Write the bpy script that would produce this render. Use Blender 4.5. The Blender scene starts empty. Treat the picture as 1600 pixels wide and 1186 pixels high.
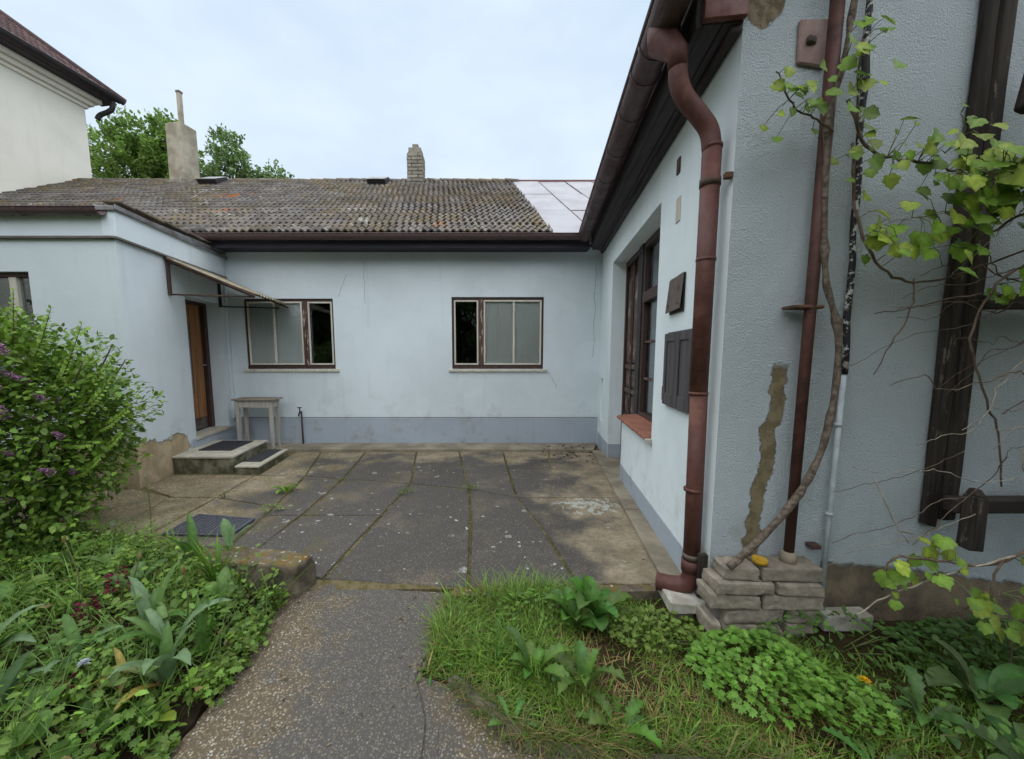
import bpy, bmesh, math, random
import numpy as np
from mathutils import Vector, Matrix, Euler, noise as mnoise

random.seed(7)
rng = np.random.default_rng(11)
R = math.radians
scene = bpy.context.scene
COL = scene.collection

# ------------------------------------------------------------------ camera
cam_data = bpy.data.cameras.new('camera')
cam = bpy.data.objects.new('camera', cam_data)
COL.objects.link(cam)
cam.location = (0, 0, 1.5)
cam.rotation_euler = (R(90) - math.atan(60 / 580), 0, 0)
cam_data.sensor_width = 36
cam_data.lens = 580 / 1600 * 36
cam_data.shift_x = 25 / 1600
cam_data.shift_y = 22 / 1600
cam_data.clip_start = 0.05
cam_data.clip_end = 2000
scene.camera = cam

# ------------------------------------------------------------------ sky, sun, exposure
SUN_EL, SUN_AZ = R(76), R(182)          # azimuth clockwise from +Y: high behind the camera
world = bpy.data.worlds.new('World')
scene.world = world
world.use_nodes = True
wn = world.node_tree
wn.nodes.clear()
w_out = wn.nodes.new('ShaderNodeOutputWorld')
w_sky = wn.nodes.new('ShaderNodeTexSky')
w_sky.sky_type = 'NISHITA'
w_sky.sun_disc = False
w_sky.sun_elevation = SUN_EL
w_sky.sun_rotation = SUN_AZ
w_sky.air_density = 1.0
w_sky.dust_density = 3.0
w_bg1 = wn.nodes.new('ShaderNodeBackground')
w_bg1.inputs[1].default_value = 0.05
w_bg2 = wn.nodes.new('ShaderNodeBackground')
w_tc = wn.nodes.new('ShaderNodeTexCoord')
w_map = wn.nodes.new('ShaderNodeMapping')
w_map.inputs['Scale'].default_value = (1, 1, 2.2)
w_no = wn.nodes.new('ShaderNodeTexNoise')
w_no.inputs['Scale'].default_value = 2.4
w_no.inputs['Detail'].default_value = 5
w_no.inputs['Roughness'].default_value = 0.5
w_cr = wn.nodes.new('ShaderNodeValToRGB')
w_cr.color_ramp.elements[0].position = 0.32
w_cr.color_ramp.elements[0].color = (0.305, 0.378, 0.458, 1)
w_cr.color_ramp.elements[1].position = 0.68
w_cr.color_ramp.elements[1].color = (0.412, 0.472, 0.533, 1)
w_mix = wn.nodes.new('ShaderNodeMixShader')
w_mix.inputs[0].default_value = 0.86
wn.links.new(w_tc.outputs['Generated'], w_map.inputs[0])
wn.links.new(w_map.outputs[0], w_no.inputs['Vector'])
wn.links.new(w_no.outputs['Fac'], w_cr.inputs[0])
wn.links.new(w_cr.outputs[0], w_bg2.inputs[0])
w_bg2.inputs[1].default_value = 1.0
wn.links.new(w_sky.outputs[0], w_bg1.inputs[0])
wn.links.new(w_bg1.outputs[0], w_mix.inputs[1])
wn.links.new(w_bg2.outputs[0], w_mix.inputs[2])
wn.links.new(w_mix.outputs[0], w_out.inputs[0])

sun_data = bpy.data.lights.new('sun', 'SUN')
sun_data.energy = 1.5
sun_data.angle = R(125)
sun_data.color = (1.0, 0.97, 0.93)
sun = bpy.data.objects.new('sun', sun_data)
COL.objects.link(sun)
sd = Vector((math.sin(SUN_AZ) * math.cos(SUN_EL), math.cos(SUN_AZ) * math.cos(SUN_EL), math.sin(SUN_EL)))
sun.rotation_euler = sd.to_track_quat('Z', 'Y').to_euler()
sun.location = sd * 30

scene.view_settings.view_transform = 'Standard'
scene.view_settings.look = 'None'
scene.view_settings.gamma = 1
scene.view_settings.exposure = 1.18

# ------------------------------------------------------------------ object helpers
WM = {}
def set_parent(o, p):
    WM[o.name] = Matrix.LocRotScale(o.location, o.rotation_euler, o.scale)
    if p is not None:
        o.parent = p
        o.matrix_parent_inverse = WM[p.name].inverted()
def tag(o, label, cat=None, group=None, kind=None):
    if label: o['label'] = label
    if cat: o['category'] = cat
    if group: o['group'] = group
    if kind: o['kind'] = kind
    return o
def struct(o):
    o['kind'] = 'structure'
    return o
def stuff(o):
    o['kind'] = 'stuff'
    return o
def thing(name, loc, label, cat, group=None, rz=0):
    o = bpy.data.objects.new(name, None)
    COL.objects.link(o)
    o.location = loc
    o.rotation_euler = (0, 0, rz)
    o.empty_display_size = 0.1
    set_parent(o, None)
    return tag(o, label, cat, group)
def put(name, me, mat, parent=None, loc=(0, 0, 0), rot=(0, 0, 0), scale=(1, 1, 1)):
    o = bpy.data.objects.new(name, me)
    COL.objects.link(o)
    o.location = loc
    o.rotation_euler = rot
    o.scale = scale
    if mat is not None and len(me.materials) == 0:
        me.materials.append(mat)
    set_parent(o, parent)
    return o
def mesh_of(name, verts, faces, smooth=False, recentre=True):
    v = np.asarray(verts, dtype=float).reshape(-1, 3)
    org = np.zeros(3)
    if recentre and len(v):
        lo, hi = v.min(0), v.max(0)
        org = np.array([(lo[0] + hi[0]) / 2, (lo[1] + hi[1]) / 2, lo[2]])
        v = v - org
    me = bpy.data.meshes.new(name)
    me.from_pydata(v.tolist(), [], [list(f) for f in faces])
    if smooth:
        me.polygons.foreach_set('use_smooth', [True] * len(me.polygons))
    me.update()
    return me, Vector(org)
def mk(name, verts, faces, mat, parent=None, smooth=False):
    me, org = mesh_of(name, verts, faces, smooth)
    return put(name, me, mat, parent, org)

class Geo:
    """collects verts and faces in world coordinates"""
    def __init__(s): s.v = []; s.f = []
    def add(s, v, f):
        b = len(s.v); s.v += [tuple(p) for p in v]; s.f += [[i + b for i in q] for q in f]
        return s
    def quad(s, a, b, c, d): return s.add([a, b, c, d], [(0, 1, 2, 3)])
    def build(s, name, mat, parent=None, smooth=False): return mk(name, s.v, s.f, mat, parent, smooth)

BOXF = [(0, 3, 2, 1), (4, 5, 6, 7), (0, 1, 5, 4), (1, 2, 6, 5), (2, 3, 7, 6), (3, 0, 4, 7)]
def box_vf(x0, x1, y0, y1, z0, z1):
    return [(x0, y0, z0), (x1, y0, z0), (x1, y1, z0), (x0, y1, z0), (x0, y0, z1), (x1, y0, z1), (x1, y1, z1), (x0, y1, z1)], BOXF
def bevel_mesh(me, w, seg=1):
    bm = bmesh.new(); bm.from_mesh(me)
    bmesh.ops.recalc_face_normals(bm, faces=bm.faces)
    if w > 0:
        bmesh.ops.bevel(bm, geom=list(bm.edges), offset=w, segments=seg, affect='EDGES', profile=0.6)
    bm.to_mesh(me); bm.free()
    return me
def hexa(name, pts, mat, parent=None, bev=0.004, seg=1, rough=0.0):
    """8 points, bottom loop then top loop"""
    p = [Vector(q) for q in pts]
    me, org = mesh_of(name, p, BOXF)
    bevel_mesh(me, bev, seg)
    if rough:
        for v in me.vertices:
            n = mnoise.noise_vector((v.co + org) * 9.0)
            v.co += n * rough
    return put(name, me, mat, parent, org)
def rough_block(name, pts, mat, parent=None, bev=0.012, amp=0.008, freq=9.0, cuts=3):
    """hexahedron with worn, chipped, uneven faces"""
    me, org = mesh_of(name, [Vector(q) for q in pts], BOXF)
    bm = bmesh.new(); bm.from_mesh(me)
    bmesh.ops.recalc_face_normals(bm, faces=bm.faces)
    bmesh.ops.bevel(bm, geom=list(bm.edges), offset=bev, segments=2, affect='EDGES', profile=0.5)
    longe = [e for e in bm.edges if e.calc_length() > 0.03]
    bmesh.ops.subdivide_edges(bm, edges=longe, cuts=cuts, use_grid_fill=True)
    bm.normal_update()
    for v in bm.verts:
        w = v.co + org
        d = mnoise.noise(w * freq) * amp + mnoise.noise(w * freq * 3.3) * amp * 0.5
        chip = mnoise.noise(w * freq * 0.7 + Vector((9, 3, 1)))
        if chip > 0.35: d -= (chip - 0.35) * amp * 4
        v.co += v.normal * d
    bm.to_mesh(me); bm.free()
    me.polygons.foreach_set('use_smooth', [True] * len(me.polygons))
    return put(name, me, mat, parent, org)
def box(name, x0, x1, y0, y1, z0, z1, mat, parent=None, bev=0.004, seg=1, rough=0.0):
    return hexa(name, box_vf(x0, x1, y0, y1, z0, z1)[0], mat, parent, bev, seg, rough)
def frame_box(name, fr, u0, u1, n0, n1, z0, z1, mat, parent=None, bev=0.004, rough=0.0):
    """box in a wall frame fr(u, n, z)"""
    return hexa(name, [fr(u0, n0, z0), fr(u1, n0, z0), fr(u1, n1, z0), fr(u0, n1, z0),
                       fr(u0, n0, z1), fr(u1, n0, z1), fr(u1, n1, z1), fr(u0, n1, z1)], mat, parent, bev, 1, rough)
def tube_vf(path, rad, n=10, cap=True, jitter=0.0):
    P = [Vector(p) for p in path]
    if not hasattr(rad, '__len__'): rad = [rad] * len(P)
    V, F = [], []
    t0 = (P[1] - P[0]).normalized()
    ref = Vector((0, 0, 1)) if abs(t0.z) < 0.9 else Vector((1, 0, 0))
    a = t0.cross(ref).normalized()
    for i, p in enumerate(P):
        if i == 0: t = P[1] - P[0]
        elif i == len(P) - 1: t = P[-1] - P[-2]
        else: t = (P[i + 1] - P[i]).normalized() + (P[i] - P[i - 1]).normalized()
        t.normalize()
        a = (a - t * a.dot(t)).normalized()
        b = t.cross(a)
        for k in range(n):
            w = 2 * math.pi * k / n
            r = rad[i] * (1 + (random.uniform(-jitter, jitter) if jitter else 0))
            V.append(p + (a * math.cos(w) + b * math.sin(w)) * r)
    for i in range(len(P) - 1):
        for k in range(n):
            F.append((i * n + k, i * n + (k + 1) % n, (i + 1) * n + (k + 1) % n, (i + 1) * n + k))
    if cap:
        F.append(tuple(range(n))[::-1]); F.append(tuple((len(P) - 1) * n + k for k in range(n)))
    return V, F
def tube(name, path, rad, mat, parent=None, n=10, jitter=0.0, smooth=True, cap=True):
    V, F = tube_vf(path, rad, n, cap, jitter)
    return mk(name, V, F, mat, parent, smooth)
def spline(pts, m=6):
    """Catmull-Rom through points"""
    P = [Vector(p) for p in pts]
    P = [2 * P[0] - P[1]] + P + [2 * P[-1] - P[-2]]
    out = []
    for i in range(1, len(P) - 2):
        for k in range(m):
            t = k / m
            out.append(0.5 * ((2 * P[i]) + (P[i + 1] - P[i - 1]) * t + (2 * P[i - 1] - 5 * P[i] + 4 * P[i + 1] - P[i + 2]) * t * t + (3 * P[i] - P[i - 1] - 3 * P[i + 1] + P[i + 2]) * t ** 3))
    out.append(P[-2])
    return out

# ------------------------------------------------------------------ material helpers
class N:
    def __init__(s, name):
        s.m = bpy.data.materials.new(name); s.m.use_nodes = True
        s.t = s.m.node_tree; s.t.nodes.clear()
        s.out = s.t.nodes.new('ShaderNodeOutputMaterial')
        s.geo = s.t.nodes.new('ShaderNodeNewGeometry')
        s.pos = s.geo.outputs['Position']
    def new(s, k): return s.t.nodes.new(k)
    def link(s, a, b): s.t.links.new(a, b)
    def setin(s, sock, v):
        if hasattr(v, 'is_output') or isinstance(v, bpy.types.NodeSocket): s.link(v, sock)
        elif isinstance(v, (tuple, list)) and len(v) == 3 and sock.type == 'RGBA': sock.default_value = (*v, 1)
        else: sock.default_value = v
    def mapping(s, scale=(1, 1, 1), rot=(0, 0, 0), vec=None):
        n = s.new('ShaderNodeMapping'); s.link(vec or s.pos, n.inputs[0])
        n.inputs['Scale'].default_value = scale; n.inputs['Rotation'].default_value = rot
        return n.outputs[0]
    def noise(s, scale, detail=4, rough=0.55, vec=None, dist=0.0):
        n = s.new('ShaderNodeTexNoise'); s.link(vec or s.pos, n.inputs['Vector'])
        n.inputs['Scale'].default_value = scale; n.inputs['Detail'].default_value = detail
        n.inputs['Roughness'].default_value = rough; n.inputs['Distortion'].default_value = dist
        return n.outputs['Fac']
    def voro(s, scale, out='Distance', feature='F1', vec=None, rand=1.0):
        n = s.new('ShaderNodeTexVoronoi'); n.feature = feature; s.link(vec or s.pos, n.inputs['Vector'])
        n.inputs['Scale'].default_value = scale; n.inputs['Randomness'].default_value = rand
        return n.outputs[out]
    def step(s, fac, lo, hi, a=0.0, b=1.0):
        n = s.new('ShaderNodeMapRange'); n.interpolation_type = 'SMOOTHSTEP'
        s.setin(n.inputs[0], fac); n.inputs[1].default_value = lo; n.inputs[2].default_value = hi
        n.inputs[3].default_value = a; n.inputs[4].default_value = b
        return n.outputs[0]
    def math(s, op, a, b=None, clamp=False):
        n = s.new('ShaderNodeMath'); n.operation = op; n.use_clamp = clamp
        s.setin(n.inputs[0], a)
        if b is not None: s.setin(n.inputs[1], b)
        return n.outputs[0]
    def mix(s, fac, a, b, mode='MIX'):
        n = s.new('ShaderNodeMix'); n.data_type = 'RGBA'; n.blend_type = mode
        s.setin(n.inputs[0], fac); s.setin(n.inputs[6], a); s.setin(n.inputs[7], b)
        return n.outputs[2]
    def xyz(s, vec=None):
        n = s.new('ShaderNodeSeparateXYZ'); s.link(vec or s.pos, n.inputs[0]); return n.outputs
    def rand(s):
        """random per object plus per loose piece"""
        oi = s.new('ShaderNodeObjectInfo')
        return s.math('FRACT', s.math('ADD', oi.outputs['Random'], s.geo.outputs['Random Per Island']))
    def bump(s, h, strength=0.3, dist=0.01, prev=None):
        n = s.new('ShaderNodeBump'); n.inputs['Strength'].default_value = strength; n.inputs['Distance'].default_value = dist
        s.setin(n.inputs['Height'], h)
        if prev is not None: s.link(prev, n.inputs['Normal'])
        return n.outputs[0]
    def done(s, col, rough=0.8, metal=0.0, normal=None, spec=0.5, trans=0.0):
        p = s.new('ShaderNodeBsdfPrincipled')
        s.setin(p.inputs['Base Color'], col); s.setin(p.inputs['Roughness'], rough); s.setin(p.inputs['Metallic'], metal)
        p.inputs['Specular IOR Level'].default_value = spec
        if normal is not None: s.link(normal, p.inputs['Normal'])
        if trans:
            tr = s.new('ShaderNodeBsdfTranslucent'); s.setin(tr.inputs[0], col)
            mx = s.new('ShaderNodeMixShader'); mx.inputs[0].default_value = trans
            s.link(p.outputs[0], mx.inputs[1]); s.link(tr.outputs[0], mx.inputs[2]); s.link(mx.outputs[0], s.out.inputs[0])
        else:
            s.link(p.outputs[0], s.out.inputs[0])
        return s.m

def simple(name, c1, c2, scale=6, rough=0.8, bscale=40, bstr=0.2, bdist=0.005, metal=0.0, spec=0.4, vary=0.0):
    n = N(name)
    col = n.mix(n.step(n.noise(scale, 5, 0.6), 0.35, 0.65), c1, c2)
    if vary:
        col = n.mix(n.math('MULTIPLY', n.rand(), vary), col, tuple(x * 0.35 for x in c1))
    return n.done(col, rough, metal, n.bump(n.noise(bscale, 4, 0.6), bstr, bdist), spec)
MAT = {}
# ------------------------------------------------------------------ materials
BLUE = (0.70, 0.78, 0.82)
def m_plaster(name, base, rough_bump, bscale, extra=None, dirt=0.35, bdist=0.012):
    n = N(name); x, y, z = n.xyz()
    big = n.noise(0.9, 5, 0.6)
    col = n.mix(n.step(big, 0.3, 0.7), tuple(c * 0.93 for c in base), tuple(min(1, c * 1.05) for c in base))
    streak = n.noise(1.0, 5, 0.6, n.mapping((7, 7, 0.55)))
    col = n.mix(n.step(streak, 0.54, 0.8, 0, 0.3), col, tuple(c * 0.66 for c in base))
    grime = n.step(n.noise(3.5, 6, 0.65), 0.5, 0.72)
    low = n.step(z, 1.2, 0.1)
    col = n.mix(n.math('MULTIPLY', n.math('MULTIPLY', grime, low), dirt), col, (0.27, 0.25, 0.2))
    rep = n.step(n.noise(1.1, 4, 0.5, n.mapping((1, 1, 1.3), (0.4, 0.2, 0.9))), 0.585, 0.60, 0, 0.3)
    col = n.mix(rep, col, tuple(min(1, c * 1.07) for c in base))
    speck = n.step(n.noise(22, 3, 0.6), 0.68, 0.76, 0, 0.35)
    col = n.mix(n.math('MULTIPLY', speck, n.step(n.noise(1.6, 3), 0.5, 0.7)), col, (0.3, 0.32, 0.33))
    mask = None
    if extra:
        col = extra(n, col, x, y, z)
        if isinstance(col, tuple): col, mask = col
    b1 = n.bump(n.noise(3.0, 4, 0.6), 0.25, 0.02)
    nb = n.noise(bscale, 5, 0.62)
    if mask is not None: b1 = n.bump(n.math('SUBTRACT', 1.0, mask), 1.0, 0.02, b1)
    return n.done(col, 0.92, 0, n.bump(nb, rough_bump, bdist, b1), 0.25)
MAT['plaster'] = m_plaster('blue_plaster', BLUE, 0.12, 55, None, 0.4)
def annex_extra(n, col, x, y, z):
    # plaster fallen off at the foot of the corner: a patch with its own ragged outline
    e = n.math('MULTIPLY', n.math('SUBTRACT', n.noise(3.2, 6, 0.6), 0.5), 0.55)
    zz = n.math('ADD', z, e)
    top = n.math('ADD', 0.50, n.math('MULTIPLY', n.math('SUBTRACT', y, 4.1), -0.06))
    a = n.step(n.math('SUBTRACT', zz, top), 0.015, -0.015)
    b = n.step(n.math('ADD', y, e), 5.0, 4.96)
    c = n.step(n.math('ADD', x, e), -5.3, -5.2)
    m = n.math('MULTIPLY', n.math('MULTIPLY', a, b), c)
    tan = n.mix(n.step(n.noise(5, 6, 0.65), 0.35, 0.65), (0.52, 0.42, 0.28), (0.34, 0.265, 0.165))
    return n.mix(m, col, tan), m
MAT['annex_plaster'] = m_plaster('annex_plaster', tuple(c * 0.92 for c in BLUE), 0.12, 45, annex_extra, 0.5)
def gable_extra(n, col, x, y, z):
    e = n.math('MULTIPLY', n.math('SUBTRACT', n.noise(9, 6, 0.65), 0.5), 0.10)
    zz = n.math('ADD', z, e)
    # bare ochre render along the foot, right of the conduit
    foot = n.math('MULTIPLY', n.step(n.math('SUBTRACT', zz, n.math('SUBTRACT', 0.56, n.math('MULTIPLY', x, 0.12))), 0.012, -0.012), n.step(x, 1.84, 1.85))
    ochre = n.mix(n.step(n.noise(4, 6, 0.65), 0.35, 0.66), (0.34, 0.27, 0.18), (0.15, 0.12, 0.09))
    col = n.mix(foot, col, ochre)
    # narrow run of damp where the plaster came off
    mid = n.math('ADD', 1.455, n.math('MULTIPLY', n.math('SUBTRACT', z, 0.45), 0.075))
    wob = n.math('MULTIPLY', n.math('SUBTRACT', n.noise(6, 4, 0.6, n.mapping((0.2, 0.2, 1))), 0.5), 0.16)
    d = n.math('ABSOLUTE', n.math('ADD', n.math('SUBTRACT', x, mid), n.math('ADD', wob, n.math('MULTIPLY', e, 0.4))))
    run = n.math('MULTIPLY', n.step(d, 0.046, 0.034), n.math('MULTIPLY', n.step(zz, 1.46, 1.42), n.step(y, 2.06, 2.05)))
    col = n.mix(run, col, n.mix(n.step(n.noise(14, 4), 0.4, 0.6), (0.22, 0.175, 0.10), (0.32, 0.26, 0.16)))
    # broken plaster under the eave
    dx = n.math('MULTIPLY', n.math('SUBTRACT', x, 1.30), 1.6)
    dz = n.math('SUBTRACT', z, 3.28)
    dd = n.math('ADD', n.math('SQRT', n.math('ADD', n.math('MULTIPLY', dx, dx), n.math('MULTIPLY', dz, dz))), n.math('MULTIPLY', e, 1.4))
    hole = n.math('MULTIPLY', n.step(dd, 0.19, 0.175), n.step(y, 2.06, 2.05))
    col = n.mix(hole, col, n.mix(n.step(n.noise(18, 4), 0.4, 0.6), (0.36, 0.29, 0.2), (0.2, 0.15, 0.1)))
    return col, n.math('MAXIMUM', n.math('MAXIMUM', foot, run), hole)
MAT['gable'] = m_plaster('rough_stucco', tuple(c * 0.85 for c in BLUE), 1.0, 110, gable_extra, 0.5, 0.02)
def right_extra(n, col, x, y, z):
    # ochre weathering on the outer corner near the ground
    e = n.math('MULTIPLY', n.math('SUBTRACT', n.noise(8, 5, 0.6), 0.5), 0.25)
    m = n.math('MULTIPLY', n.step(n.math('ADD', z, e), 0.42, 0.3), n.step(n.math('ADD', y, e), 2.2, 2.12))
    return n.mix(n.math('MULTIPLY', m, 0.8), col, (0.5, 0.43, 0.29))
MAT['right_plaster_lit'] = m_plaster('smooth_plaster_lit', tuple(min(0.92, c * 1.14) for c in BLUE), 0.10, 50, right_extra, 0.25)  # wall blue lightened to stand in for light missing on this side
MAT['plinth'] = m_plaster('grey_plinth_paint', (0.40, 0.455, 0.52), 0.22, 35, None, 0.6)
MAT['neighbour_wall'] = m_plaster('cream_plaster', (0.80, 0.77, 0.68), 0.10, 20, None, 0.0)
MAT['chimney'] = simple('weathered_render', (0.44, 0.4, 0.31), (0.27, 0.24, 0.18), 3.5, 0.95, 25, 0.4, 0.01)

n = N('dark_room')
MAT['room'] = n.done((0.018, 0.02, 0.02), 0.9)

def m_wood(name, c1, c2, rough=0.6, axis='z', peel=None, peel_amt=0.62, spec=0.35):
    n = N(name)
    sc = {'x': (1.2, 22, 22), 'y': (22, 1.2, 22), 'z': (22, 22, 1.2)}[axis]
    v = n.mapping(sc)
    g = n.noise(1.0, 6, 0.65, v, 0.6)
    col = n.mix(n.step(g, 0.35, 0.65), c1, c2)
    if peel:
        v2 = n.mapping({'x': (3, 14, 14), 'y': (14, 3, 14), 'z': (14, 14, 3)}[axis])
        col = n.mix(n.step(n.noise(1.7, 6, 0.7, v2), peel_amt, peel_amt + 0.05), col, peel)
    return n.done(col, rough, 0, n.bump(g, 0.35, 0.004), spec)
MAT['brown_paint'] = m_wood('brown_paint', (0.045, 0.026, 0.022), (0.075, 0.042, 0.033), 0.5, 'z', (0.3, 0.25, 0.2), 0.66)
MAT['brown_paint_y'] = m_wood('brown_paint_along', (0.045, 0.028, 0.025), (0.08, 0.048, 0.04), 0.6, 'y', (0.22, 0.18, 0.15), 0.7)
MAT['mullion'] = m_wood('peeling_brown_paint', (0.06, 0.032, 0.026), (0.11, 0.06, 0.045), 0.55, 'z', (0.42, 0.36, 0.29), 0.56)
MAT['pale_paint'] = m_wood('pale_cream_paint', (0.68, 0.65, 0.57), (0.56, 0.53, 0.45), 0.5, 'z', (0.2, 0.15, 0.11), 0.67)
MAT['door_wood'] = m_wood('varnished_door_boards', (0.33, 0.145, 0.045), (0.2, 0.08, 0.028), 0.4, 'z', (0.1, 0.045, 0.02), 0.66)
MAT['old_timber'] = m_wood('weathered_dark_timber', (0.055, 0.043, 0.035), (0.014, 0.011, 0.0095), 0.9, 'z', (0.14, 0.115, 0.09), 0.6)
MAT['old_timber_x'] = m_wood('weathered_dark_rail', (0.05, 0.04, 0.034), (0.018, 0.014, 0.012), 0.85, 'x', (0.11, 0.09, 0.07), 0.66)
MAT['table_wood'] = m_wood('whitewashed_table_wood', (0.5, 0.47, 0.42), (0.36, 0.33, 0.28), 0.7, 'z', (0.17, 0.14, 0.1), 0.68)
MAT['table_top'] = m_wood('bare_table_boards', (0.34, 0.29, 0.24), (0.2, 0.165, 0.13), 0.8, 'x')
MAT['eave_wood'] = m_wood('dark_eave_boards', (0.04, 0.034, 0.04), (0.07, 0.056, 0.062), 0.75, 'y', (0.12, 0.1, 0.1), 0.72)
MAT['eave_wood_x'] = m_wood('dark_fascia_boards', (0.034, 0.033, 0.046), (0.055, 0.05, 0.065), 0.75, 'x')
MAT['shutter'] = m_wood('grey_flaking_cabinet_paint', (0.06, 0.055, 0.058), (0.1, 0.092, 0.095), 0.7, 'z', (0.42, 0.4, 0.36), 0.68)

def m_rustpaint(name, c, rust, lo=0.55, rough=0.42):
    n = N(name)
    a = n.noise(4.5, 6, 0.65); b = n.noise(30, 4, 0.6)
    col = n.mix(n.step(b, 0.3, 0.7), tuple(k * 0.85 for k in c), tuple(k * 1.15 for k in c))
    st = n.noise(1.0, 5, 0.65, n.mapping((14, 14, 1.3)))
    col = n.mix(n.step(st, 0.5, 0.75, 0, 0.55), col, tuple(k * 0.5 for k in c))
    m = n.step(a, lo, lo + 0.12)
    col = n.mix(m, col, rust)
    return n.done(col, n.step(a, 0.4, 0.7, rough, 0.8), 0.0, n.bump(b, 0.2, 0.004, n.bump(n.noise(7, 3), 0.25, 0.02)), 0.4)
MAT['downpipe'] = m_rustpaint('oxide_red_pipe_paint', (0.098, 0.036, 0.028), (0.15, 0.064, 0.046), 0.54, 0.55)
MAT['gutter'] = m_rustpaint('brown_gutter_paint', (0.10, 0.062, 0.064), (0.14, 0.08, 0.07), 0.6)
MAT['red_board'] = m_rustpaint('oxide_red_board', (0.17, 0.06, 0.048), (0.1, 0.04, 0.03), 0.58)
MAT['thin_pipe'] = m_rustpaint('rusty_thin_pipe', (0.085, 0.033, 0.026), (0.05, 0.022, 0.016), 0.5, 0.55)
MAT['iron'] = m_rustpaint('rusty_iron', (0.07, 0.042, 0.034), (0.12, 0.06, 0.035), 0.5, 0.7)
MAT['black_iron'] = simple('black_iron', (0.018, 0.018, 0.02), (0.035, 0.03, 0.03), 9, 0.6)
MAT['sheet_grey'] = m_rustpaint('flaking_sheet_flap', (0.13, 0.1, 0.085), (0.06, 0.045, 0.04), 0.5, 0.6)
MAT['flashing'] = simple('zinc_flashing', (0.32, 0.33, 0.34), (0.2, 0.18, 0.17), 6, 0.5, 30, 0.1, 0.003, 0.6)
MAT['conduit_paint'] = simple('painted_conduit', tuple(c * 0.8 for c in BLUE), tuple(c * 0.6 for c in BLUE), 12, 0.8)
n = N('flaking_black_cable')
v = n.noise(26, 5, 0.7)
MAT['cable'] = n.done(n.mix(n.step(v, 0.53, 0.57), (0.018, 0.017, 0.017), (0.5, 0.5, 0.47)), 0.75, 0, n.bump(v, 0.6, 0.006))

# clay tiles with moss, lichen and sooty variation
def m_tile(name, c1, c2, moss=True):
    n = N(name); r = n.rand()
    col = n.mix(r, c1, c2)
    col = n.mix(n.step(n.noise(30, 4, 0.6), 0.4, 0.7, 0, 0.5), col, tuple(k * 0.45 for k in c1))
    col = n.mix(n.step(r, 0.78, 1.0, 0, 0.45), col, (0.26, 0.25, 0.25))
    if moss:
        a = n.noise(0.85, 6, 0.65); fine = n.noise(9, 5, 0.7)
        m = n.math('MULTIPLY', n.step(a, 0.42, 0.58), n.step(fine, 0.42, 0.56))
        col = n.mix(n.math('MULTIPLY', m, 0.75), col, n.mix(n.step(n.noise(2.4, 3), 0.45, 0.6), (0.10, 0.08, 0.042), (0.19, 0.14, 0.055)))
        o = n.math('MULTIPLY', n.step(n.noise(1.3, 4, 0.6, n.mapping((1, 1, 1), (1.1, 0.4, 0.2))), 0.665, 0.70), n.step(fine, 0.42, 0.52))
        col = n.mix(o, col, (0.36, 0.115, 0.028))
        g = n.math('MULTIPLY', n.step(n.noise(1.9, 5, 0.65, n.mapping((1, 1, 1), (0.3, 1.4, 0.8))), 0.55, 0.66), n.step(n.noise(14, 4), 0.5, 0.58))
        col = n.mix(g, col, (0.34, 0.33, 0.29))
    return n.done(col, 0.9, 0, n.bump(n.noise(60, 4), 0.35, 0.004), 0.25)
MAT['tile'] = m_tile('mossy_clay_tile', (0.21, 0.187, 0.172), (0.078, 0.068, 0.062))
MAT['ridge'] = m_tile('ridge_tile_clay', (0.17, 0.14, 0.115), (0.11, 0.09, 0.075))
MAT['neighbour_tile'] = m_tile('plum_roof_tile', (0.17, 0.11, 0.105), (0.07, 0.045, 0.047), False)
n = N('galvanised_roof_sheet')
a = n.noise(2.2, 5, 0.6)
col = n.mix(n.step(a, 0.35, 0.7), (0.32, 0.32, 0.35), (0.25, 0.245, 0.265))
col = n.mix(n.step(n.noise(5, 6, 0.7), 0.6, 0.72, 0, 0.55), col, (0.3, 0.24, 0.22))
MAT['roof_sheet'] = n.done(col, 0.5, 0.25, n.bump(n.noise(4, 3), 0.15, 0.01))

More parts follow.
